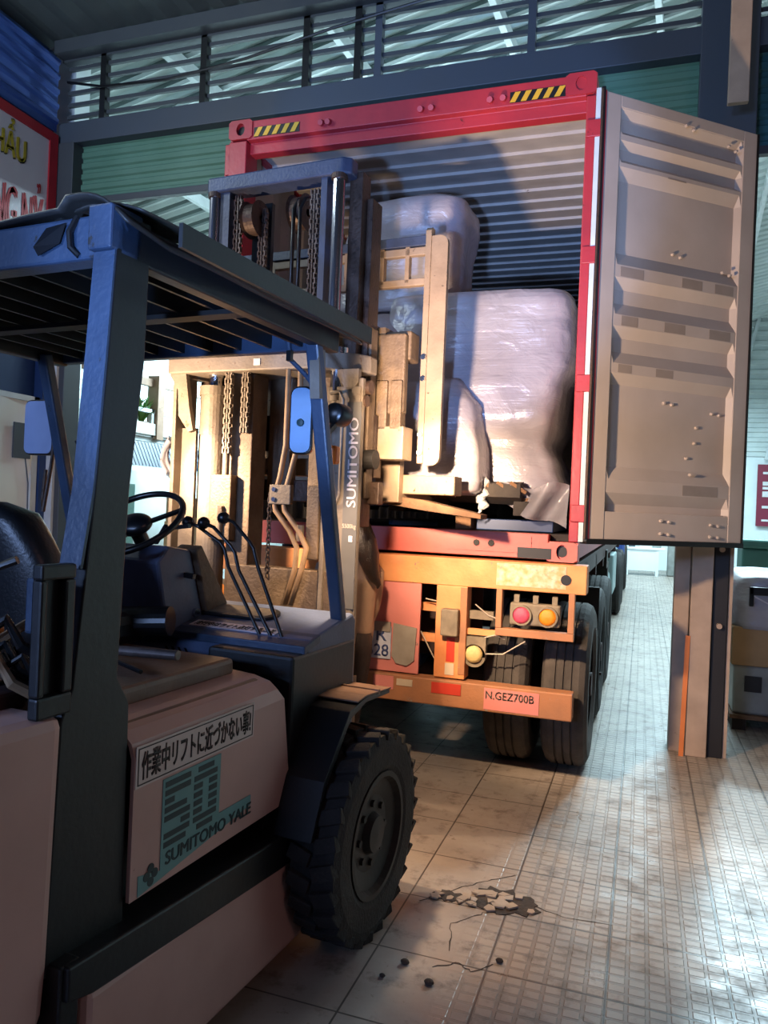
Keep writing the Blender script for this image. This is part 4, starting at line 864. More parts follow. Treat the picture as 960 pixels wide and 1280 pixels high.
# rear corner frame by the pillar, seat, engine clutter
bx = MB(); bx.box(0.77, 0.80, -1.20, -1.10, 1.10, 1.15); bx.box(0.77, 0.80, -1.20, -1.10, 1.41, 1.445); bx.box(0.77, 0.80, -1.20, -1.18, 1.15, 1.41); bx.box(0.77, 0.80, -1.13, -1.10, 1.15, 1.41); bx.box(0.76, 0.775, -1.19, -1.11, 1.12, 1.42)
fp(bx, 'hood_stay_frame', 'side_black', bevel=0.006)
fp(MB().box(0.705, 0.745, -1.16, -1.14, 1.28, 1.41), 'latch_plate', 'guard_blue', bevel=0.008)
fp(MB().tube([(0.63, -1.25, 1.15), (0.64, -1.22, 1.36), (0.66, -1.20, 1.43), (0.70, -1.18, 1.45)], 0.010, 8), 'stay_rod', 'black_plastic')
st = fp(MB().box(-0.32, 0.20, -0.58, -0.14, 1.06, 1.18), 'seat', 'seat_vinyl', bevel=0.04)
def backr(u, v):
    an = u*2*math.pi; p = 3.2; c, s = math.cos(an), math.sin(an)
    t = v; W = 0.29*(1-0.55*max(0, (t-0.45)/0.55)**1.6)*(0.4 if v in (0.0, 1.0) else 1); D = 0.09*(0.35 if v in (0.0, 1.0) else 1)
    return (-0.06+math.copysign(abs(c)**(2/p), c)*W, -0.58-0.06*t+math.copysign(abs(s)**(2/p), s)*D, 1.10+0.47*t)
mb = MB(); mb.grid(lambda u, v: backr(u, v), 36, 14, closed_u=True); fp(mb, 'seat_back', 'seat_vinyl', smooth=True)
# bent plastic rear cover seen at the left edge
fp(MB().prism([(-1.32, 1.12), (-1.30, 1.50), (-1.26, 1.555), (-1.18, 1.565), (-1.10, 1.53), (-1.00, 1.40), (-0.97, 1.12)], 'x', -0.75, -0.2), 'rear_cover', 'seat_vinyl', bevel=0.03)
for i in range(14):
    x = 0.46+random.random()*0.15; z = 1.12+random.random()*0.16; y = -1.2+random.random()*0.12
    fp(MB().tube([(x, y, z), (x+0.06, y+0.04, z+0.05), (x+0.10, y+0.05, z-0.01), (x+0.14, y+0.1, z-0.05)], 0.006+random.random()*0.008, 8), 'hose', random.choice(['black_plastic', 'hydraulic_hose', 'chain_steel', 'black_plastic']))
fp(MB().lathe([(0, 0.03), (0.02, 0.035), (0.05, 0.035), (0.06, 0.02)], (0.55, -1.16, 1.27), 'y', 16), 'filter_cap', 'amber')
fp(MB().box(0.0, 0.66, -1.36, -1.10, 1.09, 1.14), 'engine_tray', 'chassis', bevel=0.01)
# things on the seat deck: hand tube and cable
fp(MB().cyl((0.10, -0.52, 1.095), (0.62, -0.50, 1.115), 0.016), 'lever_tube', 'chain_steel', bevel=0.003)
fp(MB().tube([(0.30, -0.60, 1.085), (0.42, -0.57, 1.09), (0.58, -0.62, 1.08)], 0.007, 8), 'cable', 'black_plastic')
fp(MB().cyl((0.0, -0.25, 1.13), (0.30, -0.15, 1.15), 0.055), 'air_duct', 'black_plastic', smooth=False)
# cowl and dash
cl = fp(MB().prism([(0.06, 0.62), (0.03, 1.075), (0.05, 1.10), (0.40, 1.165), (0.43, 1.14), (0.44, 0.62)], 'x', -0.86, 0.785), 'cowl', 'cowl_grey', bevel=0.01)
fp(MB().box(0.42, 0.79, -0.08, 0.42, 0.46, 1.06), 'cowl_side', 'side_black', bevel=0.012)
fp(MB().box(-0.80, 0.30, -0.08, 0.40, 0.42, 0.62), 'floor_plate', 'side_black')
fp(MB().prism([(0.00, 1.055), (0.0, 1.085), (0.12, 1.115), (0.12, 1.085)], 'x', -0.30, 0.79), 'dash_lip', 'guard_blue', bevel=0.004)
for i in range(4): MB().bar((0.12+i*0.032, 0.038, 1.03), (0.16+i*0.032, 0.038, 0.97), 0.008, 0.01).build('slot', 'black_plastic', cl)
MB().prism([(0.44, 1.05), (0.50, 1.045), (0.52, 0.99), (0.47, 0.985)], 'y', 0.030, 0.040).build('opening', 'black_plastic', cl)
MB().prism([(0.55, 1.045), (0.60, 1.04), (0.62, 0.96), (0.58, 0.97)], 'y', 0.030, 0.040).build('opening', 'black_plastic', cl)
def capsule(x0, x1, y0, y1, n=10):
    r = (y1-y0)/2; yc = (y0+y1)/2; pts = []
    for k in range(n+1): an = -math.pi/2+math.pi*k/n; pts.append((x1-r+r*math.cos(an), yc+r*math.sin(an)))
    for k in range(n+1): an = math.pi/2+math.pi*k/n; pts.append((x0+r+r*math.cos(an), yc+r*math.sin(an)))
    return pts
RD = Matrix.Translation((0, 0.05, 1.10)) @ Matrix.Rotation(math.atan2(0.065, 0.35), 4, 'X')
gg = MB().prism(capsule(0.04, 0.52, 0.14, 0.27), 'z', -0.002, 0.014).build('gauge_panel', 'side_black', cl, bevel=0.004, M_=RD)
MB().prism(capsule(0.06, 0.50, 0.155, 0.255), 'z', 0.013, 0.016).build('gauge_window', 'lamp_housing', gg, M_=RD)
ss = MB().box(0.22, 0.62, 0.012, 0.075, 0.0, 0.003).build('reminder_sticker', 'sign_white', cl, M_=RD)
tm = RD @ Vector((0.235, 0.022, 0.0032)); text('lettering', '\u8d70\u884c\u4e2d\u306f\u30e9\u30a4\u30c8\u70b9\u706f\u3059\u308b\u3053\u3068', 0.37, 0.040, tm, (1, 0, 0), RD.to_3x3() @ Vector((0, 1, 0)), 'ink', ss, bold=0.015)
# steering column and wheel
col = fp(MB().prism([(-0.02, 1.06), (-0.10, 1.36), (-0.04, 1.42), (0.10, 1.40), (0.20, 1.12), (0.18, 1.06)], 'x', -0.16, 0.185), 'steering_column', 'cowl_grey', bevel=0.012)
fp(MB().prism([(0.20, 1.12), (0.10, 1.40), (0.14, 1.42), (0.34, 1.16)], 'x', 0.10, 0.21), 'column_cover', 'sideshift_tan', bevel=0.008)
MB().cyl((0.185, 0.14, 1.14), (0.20, 0.14, 1.14), 0.018).build('bolt', 'chrome', col)
MB().bar((0.185, 0.07, 1.30), (0.23, 0.07, 1.295), 0.02, 0.02).build('knob', 'black_plastic', col)
MB().box(-0.155, -0.115, -0.035, -0.02, 1.08, 1.17, rot=Matrix.Rotation(R(15), 4, 'X')).build('sticker', 'sign_white', col)
tilt = Matrix.Translation((0.05, -0.09, 1.505)) @ Matrix.Rotation(R(36), 4, 'X')
pts = [tilt @ Vector((0.20*math.cos(2*math.pi*k/48), 0.20*math.sin(2*math.pi*k/48), 0)) for k in range(48)]
sw = fp(MB().tube(pts, 0.013, 10, closed=True), 'steering_wheel', 'black_plastic', smooth=True)
hub = MB().sph((0, 0, -0.01), 0.062, (1.25, 1, 0.6), 20).build('hub', 'black_plastic', sw, smooth=True, M_=tilt)
for an in (0, 120, 240): MB().bar((0, 0, -0.02), (0.2*math.cos(R(an+30)), 0.2*math.sin(R(an+30)), 0), 0.02, 0.012).build('spoke', 'black_plastic', sw, M_=tilt)
MB().cyl((0, 0, -0.16), (0, 0, -0.02), 0.03).build('shaft', 'black_plastic', sw, M_=tilt)
fp(MB().bar((0.14, -0.06, 1.43), (0.22, -0.10, 1.50), 0.014, 0.014), 'turn_switch', 'black_plastic')
fp(MB().bar((0.12, 0.03, 1.485), (0.235, 0.02, 1.50), 0.016, 0.016), 'direction_lever', 'black_plastic')
# hydraulic levers
for i, (kx, ky, kz, bx_, by_, bz_) in enumerate(((0.165, 0.10, 1.512, 0.335, 0.12, 1.42, ), (0.235, 0.11, 1.512, 0.385, 0.12, 1.41), (0.295, 0.16, 1.535, 0.46, 0.14, 1.43))):
    ex = 0.575+i*0.05; pts = [(kx, ky, kz), (kx+0.05, ky, kz-0.015), (bx_-0.02, by_, bz_+0.015), (bx_, by_, bz_-0.01), (bx_+0.03, by_-0.01, bz_-0.08), (ex-0.02, 0.06, 1.10), (ex, 0.04, 1.02)]
    lv = fp(MB().tube(pts, 0.0075, 8), 'control_lever', 'black_plastic', smooth=True)
    MB().sph((kx, ky, kz), 0.0255).build('knob', 'black_plastic', lv, smooth=True)
    MB().cyl((ex-0.015, 0.04, 1.02), (ex+0.03, 0.04, 1.02), 0.02).build('pivot', 'black_plastic', lv)
# drive wheels, fenders
def drive(x0, x1, sgn):
    xm, hw = (x0+x1)/2, (x1-x0)/2; r = 0.385; cy, cz = 0.20, 0.378
    prof = [(-hw*0.8, r*0.56), (-hw*0.98, r*0.66), (-hw, r*0.86), (-hw*0.9, r*0.955), (hw*0.9, r*0.955), (hw, r*0.86), (hw*0.98, r*0.66), (hw*0.8, r*0.56)]
    o = MB().lathe(prof, (xm, cy, cz), 'x', 48).build('drive_wheel', 'tire_rubber', fk)
    mb = MB(); n = 26
    for k in range(n):
        an = 2*math.pi*k/n
        for s in (-1, 1):
            rot = Matrix.Translation((xm, cy, cz)) @ Matrix.Rotation(an+(0.12 if s > 0 else 0), 4, 'X')
            r_ = bmesh.ops.create_cube(mb.bm, size=1); mb._xf(r_['verts'], rot @ Matrix.Translation((s*hw*0.50, 0, r*0.95)) @ Matrix.Rotation(R(18*s), 4, 'Z') @ Matrix.Diagonal((hw*0.93, 0.052, r*0.10, 1)))
    mb.build('tread', 'tire_rubber', o, bevel=0.004)
    f = hw*sgn; rim = MB().lathe([(f*0.86, r*0.60), (f*0.95, r*0.60), (f*0.95, r*0.55), (f*0.7, r*0.52), (f*0.55, r*0.36), (f*0.55, r*0.2), (f*0.85, r*0.17), (f*0.9, 0.001)], (xm, cy, cz), 'x', 36).build('rim', 'rim_grey', o)
    for k in range(8): an = 2*math.pi*k/8; MB().cyl((xm+f*0.5, cy+0.11*math.cos(an), cz+0.11*math.sin(an)), (xm+f*0.68, cy+0.11*math.cos(an), cz+0.11*math.sin(an)), 0.014, seg=6).build('wheel_nut', 'rim_grey', rim)
drive(0.852, 1.035, 1); drive(-1.155, -0.965, -1)
for s in (1, -1):
    X = (lambda v: v) if s > 0 else (lambda v: -0.12-v)
    x0, x1 = sorted((X(0.76), X(0.955)))
    f_ = fp(MB().prism([(0.42, 0.855), (0.42, 0.87), (0.20, 0.885), (0.06, 0.86), (-0.12, 0.66), (-0.20, 0.48), (-0.18, 0.48), (-0.10, 0.64), (0.07, 0.83), (0.20, 0.865)], 'x', x0, x1), 'fender', 'side_black', bevel=0.003)
    MB().prism([(0.43, 0.871), (0.43, 0.876), (0.20, 0.892), (0.12, 0.885), (0.12, 0.880), (0.20, 0.886)], 'x', x0, x1).build('top_plate', 'hood_tan', f_)  # tan top over black flank, the light on top put into the colour
    MB().box(x0, x1, 0.31, 0.325, 0.868, 0.89).build('ridge', 'hood_tan', f_)
    x0, x1 = sorted((X(0.70), X(0.765)))
    fp(MB().prism([(-0.2, 0.40), (-0.20, 0.5), (0.02, 0.90), (0.42, 0.90), (0.44, 0.45)], 'x', x0, x1), 'inner_fender', 'side_black')
for s in (1, -1):   # steered rear wheels
    x = 0.62 if s > 0 else -0.74; MB().lathe([(-0.1, 0.16), (-0.11, 0.26), (-0.08, 0.29), (0.08, 0.29), (0.11, 0.26), (0.1, 0.16), (0.02, 0.001)], (x, -1.75, 0.29), 'x', 32).build('steer_wheel', 'tire_rubber', fk)
fp(MB().cyl((-0.9, 0.20, 0.378), (0.8, 0.20, 0.378), 0.12), 'axle', 'rim_grey')

# ---- mast: fixed outer stage
YM = 0.92
def mp_(mb, name, m, p=None, **k): return mb.build(name, m, p or fk, **k)
ob = mp_(MB().prism([(-0.63, 0.88), (0.30, 0.88), (0.34, 0.89), (0.47, 1.02), (0.50, 1.08), (0.50, 1.16), (-0.63, 1.16)], 'z', 2.285, 2.375), 'outer_mast', 'mast_cream', bevel=0.01)
def om(mb, name, m, **k): return mb.build(name, m, ob, **k)
om(MB().box(-0.075, -0.035, 0.877, 0.880, 2.31, 2.345), 'plate', 'label_white')
om(MB().box(0.33, 0.515, 0.94, 0.955, 0.55, 2.20), 'channel_web', 'mast_cream', bevel=0.005)
om(MB().box(0.50, 0.525, 0.945, 0.975, 0.4, 2.24), 'channel', 'mast_cream', bevel=0.004)
om(MB().box(-0.62, -0.595, 0.92, 1.10, 0.4, 2.29), 'channel', 'mast_cream', bevel=0.004)
om(MB().box(-0.60, -0.50, 0.98, 1.0, 0.5, 2.0), 'channel_web', 'mast_cream')
om(MB().box(0.335, 0.36, 0.91, 1.06, 0.5, 2.1), 'channel', 'mast_cream', bevel=0.005)
om(MB().prism([(-0.63, 2.285), (-0.52, 2.285), (-0.49, 2.10), (-0.46, 1.98), (-0.49, 1.97), (-0.56, 2.06), (-0.57, 2.2)], 'y', 0.90, 0.93), 'gusset', 'mast_cream')
om(MB().prism([(0.36, 2.285), (0.50, 2.285), (0.50, 2.22), (0.46, 2.17), (0.42, 2.2)], 'y', 0.94, 0.97), 'gusset', 'mast_cream')
for (x, r, t) in ((-0.375, 0.075, 2.20), (0.37, 0.04, 2.16)):
    cy_ = om(MB().cyl((x, 0.98, 0.45), (x, 0.98, t), r, seg=28), 'lift_cylinder', 'mast_cream', smooth=False)
    MB().cyl((x, 0.98, t-0.03), (x, 0.98, t+0.02), r*1.18, seg=28).build('gland', 'mast_cream', cy_)
    MB().cyl((x, 0.98, t-0.24), (x, 0.98, t-0.03), r*1.06, seg=28).build('collar', 'mast_cream', cy_)
    MB().cyl((x, 0.98, t), (x, 0.98, 2.40), 0.042, seg=24).build('rod', 'chrome', cy_)
om(MB().box(-0.26, -0.12, 0.96, 1.10, 0.45, 2.29), 'inner_channel', 'sideshift_tan', bevel=0.005)
lbk = om(MB().box(-0.33, -0.20, 0.90, 0.96, 1.40, 1.745), 'chain_anchor', 'sideshift_tan', bevel=0.006)
MB().cyl((-0.255, 0.89, 1.58), (-0.255, 0.89, 1.50), 0.022, seg=6).build('nut', 'mast_cream', lbk); MB().cyl((-0.255, 0.89, 1.49), (-0.255, 0.89, 1.44), 0.016).build('stud', 'mast_cream', lbk)
MB().cyl((-0.25, 0.92, 1.745), (-0.25, 0.92, 1.86), 0.018).build('stud', 'mast_cream', lbk)
lbk = om(MB().box(0.26, 0.33, 0.90, 0.96, 1.33, 1.70), 'chain_anchor', 'sideshift_tan', bevel=0.006)
MB().cyl((0.235, 0.89, 1.50), (0.235, 0.89, 1.42), 0.02, seg=6).build('nut', 'mast_cream', lbk)
om(MB().box(-0.22, 0.46, 0.93, 1.02, 1.02, 1.275), 'lower_crossplate', 'sideshift_tan', bevel=0.006)
om(MB().box(-0.55, 0.50, 0.98, 1.06, 0.5, 0.75), 'base_crossplate', 'sideshift_tan')
def rchain(x, y, z0, z1, m='chain_steel', parent=None, w_=0.045):
    mb = MB(); z = z0; i = 0
    while z < z1:
        off = 0.006 if i % 2 else 0.0
        mb.box(x-w_/2+off, x-w_/2+off+0.007, y-0.012, y+0.012, z-0.002, z+0.030); mb.box(x+w_/2-off-0.007, x+w_/2-off, y-0.012, y+0.012, z-0.002, z+0.030)
        mb.box(x-0.004, x+0.004, y-0.012, y+0.012, z-0.002, z+0.030); mb.cyl((x-w_/2-0.004, y, z+0.003), (x+w_/2+0.004, y, z+0.003), 0.0065, seg=8)
        z += 0.026; i += 1
    return mb.build('chain', m, parent or fk)
rchain(-0.250, 0.92, 1.86, 2.285, 'mast_cream', ob); rchain(-0.150, 0.93, 1.97, 2.285, 'mast_cream', ob)
# SUMITOMO plate on the right channel
sg = MB().box(0.446, 0.524, 0.936, 0.944, 1.10, 2.12).build('name_plate', 'mast_plate', ob)
text('lettering', 'SUMITOMO', 0.44, 0.05, (0.515, 0.9345, 1.60), (0, 0, 1), (-1, 0, 0), 'sign_white', sg, dup=0.002)
text('lettering', '5500kg', 0.075, 0.028, (0.447, 0.9345, 1.49), (1, 0, 0), (0, 0, 1), 'wire', sg)
MB().box(0.485, 0.505, 0.933, 0.936, 1.43, 1.46).build('tag', 'sign_white', sg)
om(MB().tube([(0.36, 0.92, 2.16), (0.41, 0.92, 2.17), (0.432, 0.92, 2.13), (0.432, 0.92, 1.66), (0.415, 0.92, 1.62), (0.33, 0.92, 1.60)], 0.008, 8), 'hose_guard', 'mast_cream')
om(MB().cyl((0.50, 1.0, 2.20), (0.545, 1.0, 2.20), 0.035), 'pulley', 'mast_brown'); om(MB().cyl((0.50, 0.98, 2.13), (0.535, 0.98, 2.13), 0.03), 'pulley', 'mast_brown')
# hydraulic hoses and chain in the middle
for (dx, top) in ((0.0, 0.125), (0.055, 0.195)):
    pts = [(top, 0.90, 2.32), (top, 0.90, 2.05), (top, 0.90, 1.90), (0.105+dx, 0.89, 1.74), (0.075+dx, 0.89, 1.63), (0.085+dx, 0.89, 1.57), (0.18+dx, 0.88, 1.47), (0.225+dx, 0.88, 1.39), (0.22+dx*0.7, 0.88, 1.28), (0.17+dx*0.6, 0.88, 1.10)]
    om(MB().tube(pts, 0.014, 10), 'hydraulic_hose', 'hydraulic_hose', smooth=True)
cp = om(MB().box(0.055, 0.18, 0.872, 0.905, 1.60, 1.70), 'hose_clamp', 'mast_cream', bevel=0.005)
for z in (1.625, 1.675): MB().cyl((0.085, 0.865, z), (0.085, 0.873, z), 0.012, seg=8).build('bolt', 'chrome', cp)
mb = MB(); 
for i in range(17):
    z = 1.645-i*0.0255
    pts = []
    for k in range(12):
        an = 2*math.pi*k/12; u_, v_ = 0.011*math.cos(an), 0.0185*math.sin(an)
        pts.append((0.026+(u_ if i % 2 else 0), 0.93+(0 if i % 2 else u_), z+v_))
    mb.tube(pts, 0.0038, 6, closed=True)
fp(mb, 'hanging_chain', 'chain_steel')
# ---- inner stage
ib = mp_(MB().prism([(-0.52, 1.02), (-0.50, 1.0), (0.33, 1.0), (0.37, 1.03), (0.37, 1.10), (0.33, 1.13), (-0.50, 1.13), (-0.52, 1.11)], 'z', 3.30, 3.385), 'inner_mast', 'mast_blue', bevel=0.01)
def im(mb, name, m, **k): return mb.build(name, m, ib, **k)
for x in (-0.47, 0.30):
    im(MB().cyl((x, 1.03, 2.35), (x, 1.03, 3.30), 0.032, seg=24), 'rod', 'chrome', smooth=False); im(MB().cyl((x, 1.03, 3.28), (x, 1.03, 3.305), 0.042), 'collar', 'mast_brown')
im(MB().box(-0.43, -0.37, 1.02, 1.04, 1.2, 3.30), 'channel', 'mast_blue'); im(MB().box(-0.43, -0.41, 1.02, 1.15, 1.2, 3.30), 'channel', 'mast_blue')
im(MB().box(0.20, 0.235, 1.02, 1.14, 2.3, 3.30), 'channel', 'mast_blue')
im(MB().box(0.325, 0.40, 1.10, 1.20, 1.2, 3.34), 'channel', 'mast_brown', bevel=0.005)
im(MB().box(0.40, 0.435, 1.16, 1.28, 1.5, 3.22), 'channel', 'mast_brown', bevel=0.005)
im(MB().box(-0.62, -0.52, 1.16, 1.28, 1.5, 3.1), 'channel', 'mast_brown', bevel=0.005)
for x in (-0.265, 0.03):
    sh = im(MB().lathe([(-0.04, 0.02), (-0.04, 0.10), (-0.03, 0.085), (0.03, 0.085), (0.04, 0.10), (0.04, 0.02)], (x, 1.12, 3.17), 'x', 28), 'sheave', 'mast_brown')
im(MB().box(-0.335, -0.21, 1.20, 1.23, 1.3, 3.29), 'dark_backing', 'side_black'); rchain(-0.335, 1.06, 2.40, 3.26, 'chain_steel', ib, 0.05); rchain(-0.225, 1.14, 2.45, 3.22, 'chain_steel', ib, 0.05)  # black plate added to hide the red post behind the chain
rchain(0.145, 1.06, 2.40, 3.24, 'chain_steel', ib, 0.05); rchain(0.225, 1.16, 2.35, 3.1, 'chain_steel', ib, 0.05)
for x in (0.035, 0.075): im(MB().tube([(x, 1.03, 2.30), (x, 1.03, 3.16), (x+0.01, 1.06, 3.22), (x+0.02, 1.12, 3.25)], 0.011, 8), 'hydraulic_hose', 'black_plastic', smooth=True)
# carriage seen through the mast
cg = mp_(MB().box(-0.45, 0.45, 1.24, 1.30, 1.90, 2.10), 'carriage', 'mast_brown', bevel=0.006)
for (x0, x1) in ((-0.16, -0.02), (0.10, 0.24), (-0.45, -0.36), (0.36, 0.45)): MB().box(x0, x1, 1.18, 1.26, 1.65, 2.55).build('plate', 'sideshift_tan', cg, bevel=0.006)
MB().box(-0.5, 0.5, 1.24, 1.30, 1.62, 1.74).build('plate', 'mast_brown', cg, bevel=0.006)
for x in (-0.52, 0.50): MB().cyl((x-0.03, 1.12, 1.85), (x+0.03, 1.12, 1.85), 0.05).build('roller', 'rim_grey', cg)
# side shifter and load backrest
ss_ = mp_(MB().box(-0.55, 0.575, 1.42, 1.55, 2.42, 2.58), 'side_shifter', 'sideshift_tan', bevel=0.01)
MB().prism([(0.28, 2.54), (0.285, 2.62), (0.36, 2.62), (0.38, 2.60), (0.43, 2.60), (0.43, 2.54)], 'y', 1.40, 1.52).build('bracket', 'sideshift_tan', ss_)
MB().box(0.29, 0.56, 1.38, 1.44, 2.12, 2.56).build('cast_block', 'sideshift_tan', ss_, bevel=0.012)
for (x0, x1) in ((0.30, 0.36), (0.39, 0.47), (0.49, 0.555)): MB().box(x0, x1, 1.36, 1.43, 2.03, 2.30).build('rib', 'sideshift_tan', ss_, bevel=0.006)
MB().box(0.25, 0.575, 1.36, 1.50, 1.87, 2.05).build('lower_plate', 'backrest_beige', ss_, bevel=0.005)
MB().box(-0.55, 0.40, 1.38, 1.48, 1.77, 1.87).build('lower_bar', 'backrest_beige', ss_, bevel=0.005)
MB().box(0.15, 0.40, 1.36, 1.46, 1.66, 1.74).build('lower_bar', 'backrest_beige', ss_, bevel=0.005)
MB().tube([(0.30, 1.36, 2.66), (0.30, 1.36, 2.73), (0.33, 1.36, 2.72)], 0.008, 6).build('fitting', 'black_plastic', ss_); MB().bar((0.27, 1.36, 2.72), (0.34, 1.36, 2.73), 0.02, 0.012).build('fitting_handle', 'black_plastic', ss_)
br_ = mp_(MB().prism([(1.52, 1.86), (1.52, 3.16), (1.54, 3.18), (1.58, 3.18), (1.58, 1.86)], 'x', 0.595, 0.63), 'load_backrest', 'backrest_beige', bevel=0.004)
def bp2(mb, name, m, **k): return mb.build(name, m, br_, **k)
def rpl(x0, x1, z0, z1, r, y0, y1):
    pts = []
    for (cx, cz, a0) in ((x1-r, z1-r, 0), (x0+0.005, z1-0.005, 90), (x0+0.005, z0+0.005, 180), (x1-r, z0+r, 270)):
        rr_ = r if cx == x1-r else 0.005
        for q in range(6): an = R(a0+q*18); pts.append((cx+rr_*math.cos(an), cz+rr_*math.sin(an)))
    return MB().prism(pts, 'y', y0, y1)
bp2(rpl(0.63, 0.725, 1.85, 3.13, 0.05, 1.53, 1.56), 'side_plate', 'backrest_beige')
bp2(rpl(0.63, 0.725, 1.85, 3.13, 0.05, 1.53, 1.56), 'side_plate', 'backrest_beige') if False else None
bp2(MB().box(-0.70, -0.60, 1.53, 1.56, 1.85, 3.13), 'side_plate', 'backrest_beige', bevel=0.01)
bp2(MB().box(-0.62, 0.60, 1.53, 1.57, 3.03, 3.075), 'top_bar', 'backrest_beige', bevel=0.004); bp2(MB().box(-0.62, 0.60, 1.52, 1.58, 3.08, 3.135), 'cap_bar', 'mast_blue', bevel=0.004)
bp2(MB().box(-0.62, 0.60, 1.53, 1.57, 2.86, 2.90), 'middle_bar', 'backrest_beige', bevel=0.004)
for x in (-0.40, -0.14, 0.10, 0.33, 0.485): bp2(MB().box(x-0.012, x+0.012, 1.53, 1.57, 2.88, 3.09), 'upright', 'backrest_beige')
for z in (2.33, 2.45, 1.92, 2.02): bp2(MB().cyl((0.615, 1.515, z), (0.615, 1.50, z), 0.016, seg=6), 'bolt', 'chrome')
for (x0, x1) in ((0.33, 0.48), (-0.50, -0.35)):
    f_ = mp_(MB().prism([(1.56, 1.64), (1.56, 2.40), (1.62, 2.40), (1.625, 1.74), (2.9, 1.60), (2.9, 1.585), (1.75, 1.655), (1.60, 1.635)], 'x', x0, x1), 'fork', 'backrest_beige', bevel=0.004)
# white block held at the fork heel, long plank running under the load
fp(MB().box(0.44, 0.79, 1.62, 1.76, 1.69, 1.80), 'fork_spacer', 'backrest_beige', bevel=0.008)
fp(MB().prism([(0.18, 1.70), (0.18, 1.655), (0.60, 1.60), (0.95, 1.565), (0.95, 1.59), (0.6, 1.66)], 'y', 1.62, 1.74), 'tilted_plank', 'pallet_wood', bevel=0.004)
fp(MB().grid(lambda u, v: (-0.65-0.05*math.sin(u*3.1)-0.03*v, 0.98+0.03*math.sin(v*9), 1.94-u*0.20+0.02*math.sin(v*12)), 12, 8), 'white_sheet', 'film_thin', smooth=True, solid=0.003)  # stand-in sheet for an unidentified white spot beside the mast

# ------------------------------------------------------------------ person between the mast and the trailer
def skin_body(name, joints, edges, m, parent, sub=2, M_=None):
    me = bpy.data.meshes.new(name); me.from_pydata([j[0] for j in joints], edges, []); o = bpy.data.objects.new(name, me); C.objects.link(o)
    me.materials.append(MAT[m]); md = o.modifiers.new('skin', 'SKIN'); md.use_smooth_shade = True
    for i, j in enumerate(joints):
        r = j[1] if isinstance(j[1], tuple) else (j[1], j[1]); me.skin_vertices[0].data[i].radius = r
    me.skin_vertices[0].data[0].use_root = True
    sb = o.modifiers.new('sub', 'SUBSURF'); sb.levels = sub; sb.render_levels = sub
    if parent: o.parent = parent
    return o
PO = Vector((-1.69, 4.07, 0))
pe = empty('person', PO, 'person with dark ponytail in a beige shirt standing behind the mast, back to the camera', 'person', R(28))
pe.rotation_euler = (0, R(5), R(28))
# facing +y in its own frame, 1.56 m tall
J = [((0, 0, 0.86), (0.145, 0.10)), ((0, 0, 0.98), (0.125, 0.09)), ((0, 0.005, 1.12), (0.14, 0.095)), ((0, 0, 1.25), (0.15, 0.09)), ((0, 0, 1.31), (0.07, 0.06)), ((0, 0.012, 1.36), (0.048, 0.048)), ((0, 0.02, 1.42), (0.062, 0.07)), ((0, 0.025, 1.475), (0.072, 0.088)), ((0, 0.02, 1.525), (0.05, 0.06)),
     ((0.145, 0, 1.25), (0.048, 0.048)), ((0.165, 0.05, 1.03), (0.036, 0.036)), ((0.17, 0.17, 0.92), (0.027, 0.027)), ((0.18, 0.22, 0.87), (0.026, 0.016)),
     ((-0.145, 0, 1.25), (0.048, 0.048)), ((-0.165, 0.05, 1.03), (0.036, 0.036)), ((-0.17, 0.17, 0.92), (0.027, 0.027)), ((-0.18, 0.22, 0.87), (0.026, 0.016)),
     ((0.085, 0, 0.78), (0.085, 0.085)), ((0.09, 0.01, 0.45), (0.056, 0.056)), ((0.09, -0.01, 0.10), (0.038, 0.038)), ((0.095, 0.12, 0.035), (0.038, 0.03)),
     ((-0.085, 0, 0.78), (0.085, 0.085)), ((-0.09, 0.01, 0.45), (0.056, 0.056)), ((-0.09, -0.01, 0.10), (0.038, 0.038)), ((-0.095, 0.12, 0.035), (0.038, 0.03))]
E_ = [(0, 1), (1, 2), (2, 3), (3, 4), (4, 5), (5, 6), (6, 7), (7, 8), (3, 9), (9, 10), (10, 11), (11, 12), (3, 13), (13, 14), (14, 15), (15, 16), (0, 17), (17, 18), (18, 19), (19, 20), (0, 21), (21, 22), (22, 23), (23, 24)]
bd = skin_body('body', J, E_, 'skin', pe)
# fingers
for s in (1, -1):
    fj = []; fe = []
    for q in range(4):
        b = len(fj); x = s*(0.18-0.024+q*0.016); L = (0.06, 0.072, 0.068, 0.052)[q]
        fj += [((x, 0.22, 0.87), 0.010), ((x, 0.22+L*0.6, 0.862), 0.009), ((x, 0.22+L, 0.84), 0.0075)]; fe += [(b, b+1), (b+1, b+2)]
    for k in range(0, len(fj), 3):
        skin_body('finger', fj[k:k+3], [(0, 1), (1, 2)], 'skin', bd, 1)
    skin_body('thumb', [((s*0.165, 0.19, 0.87), 0.012), ((s*0.135, 0.225, 0.862), 0.010), ((s*0.128, 0.25, 0.855), 0.008)], [(0, 1), (1, 2)], 'skin', bd, 1)
# face: nose, eyes, ears, mouth
MB().prism([(0.105, 1.465), (0.128, 1.435), (0.105, 1.43)], 'x', -0.010, 0.010).build('nose', 'skin', bd, bevel=0.004)
for s in (1, -1):
    MB().sph((s*0.028, 0.100, 1.463), 0.009).build('eye', 'sign_white', bd, smooth=True); MB().sph((s*0.075, 0.02, 1.45), 0.02, (0.4, 0.8, 1.3)).build('ear', 'skin', bd, smooth=True)
MB().sph((0, 0.098, 1.405), 0.02, (1, 0.3, 0.3)).build('mouth', 'container_red', bd, smooth=True)
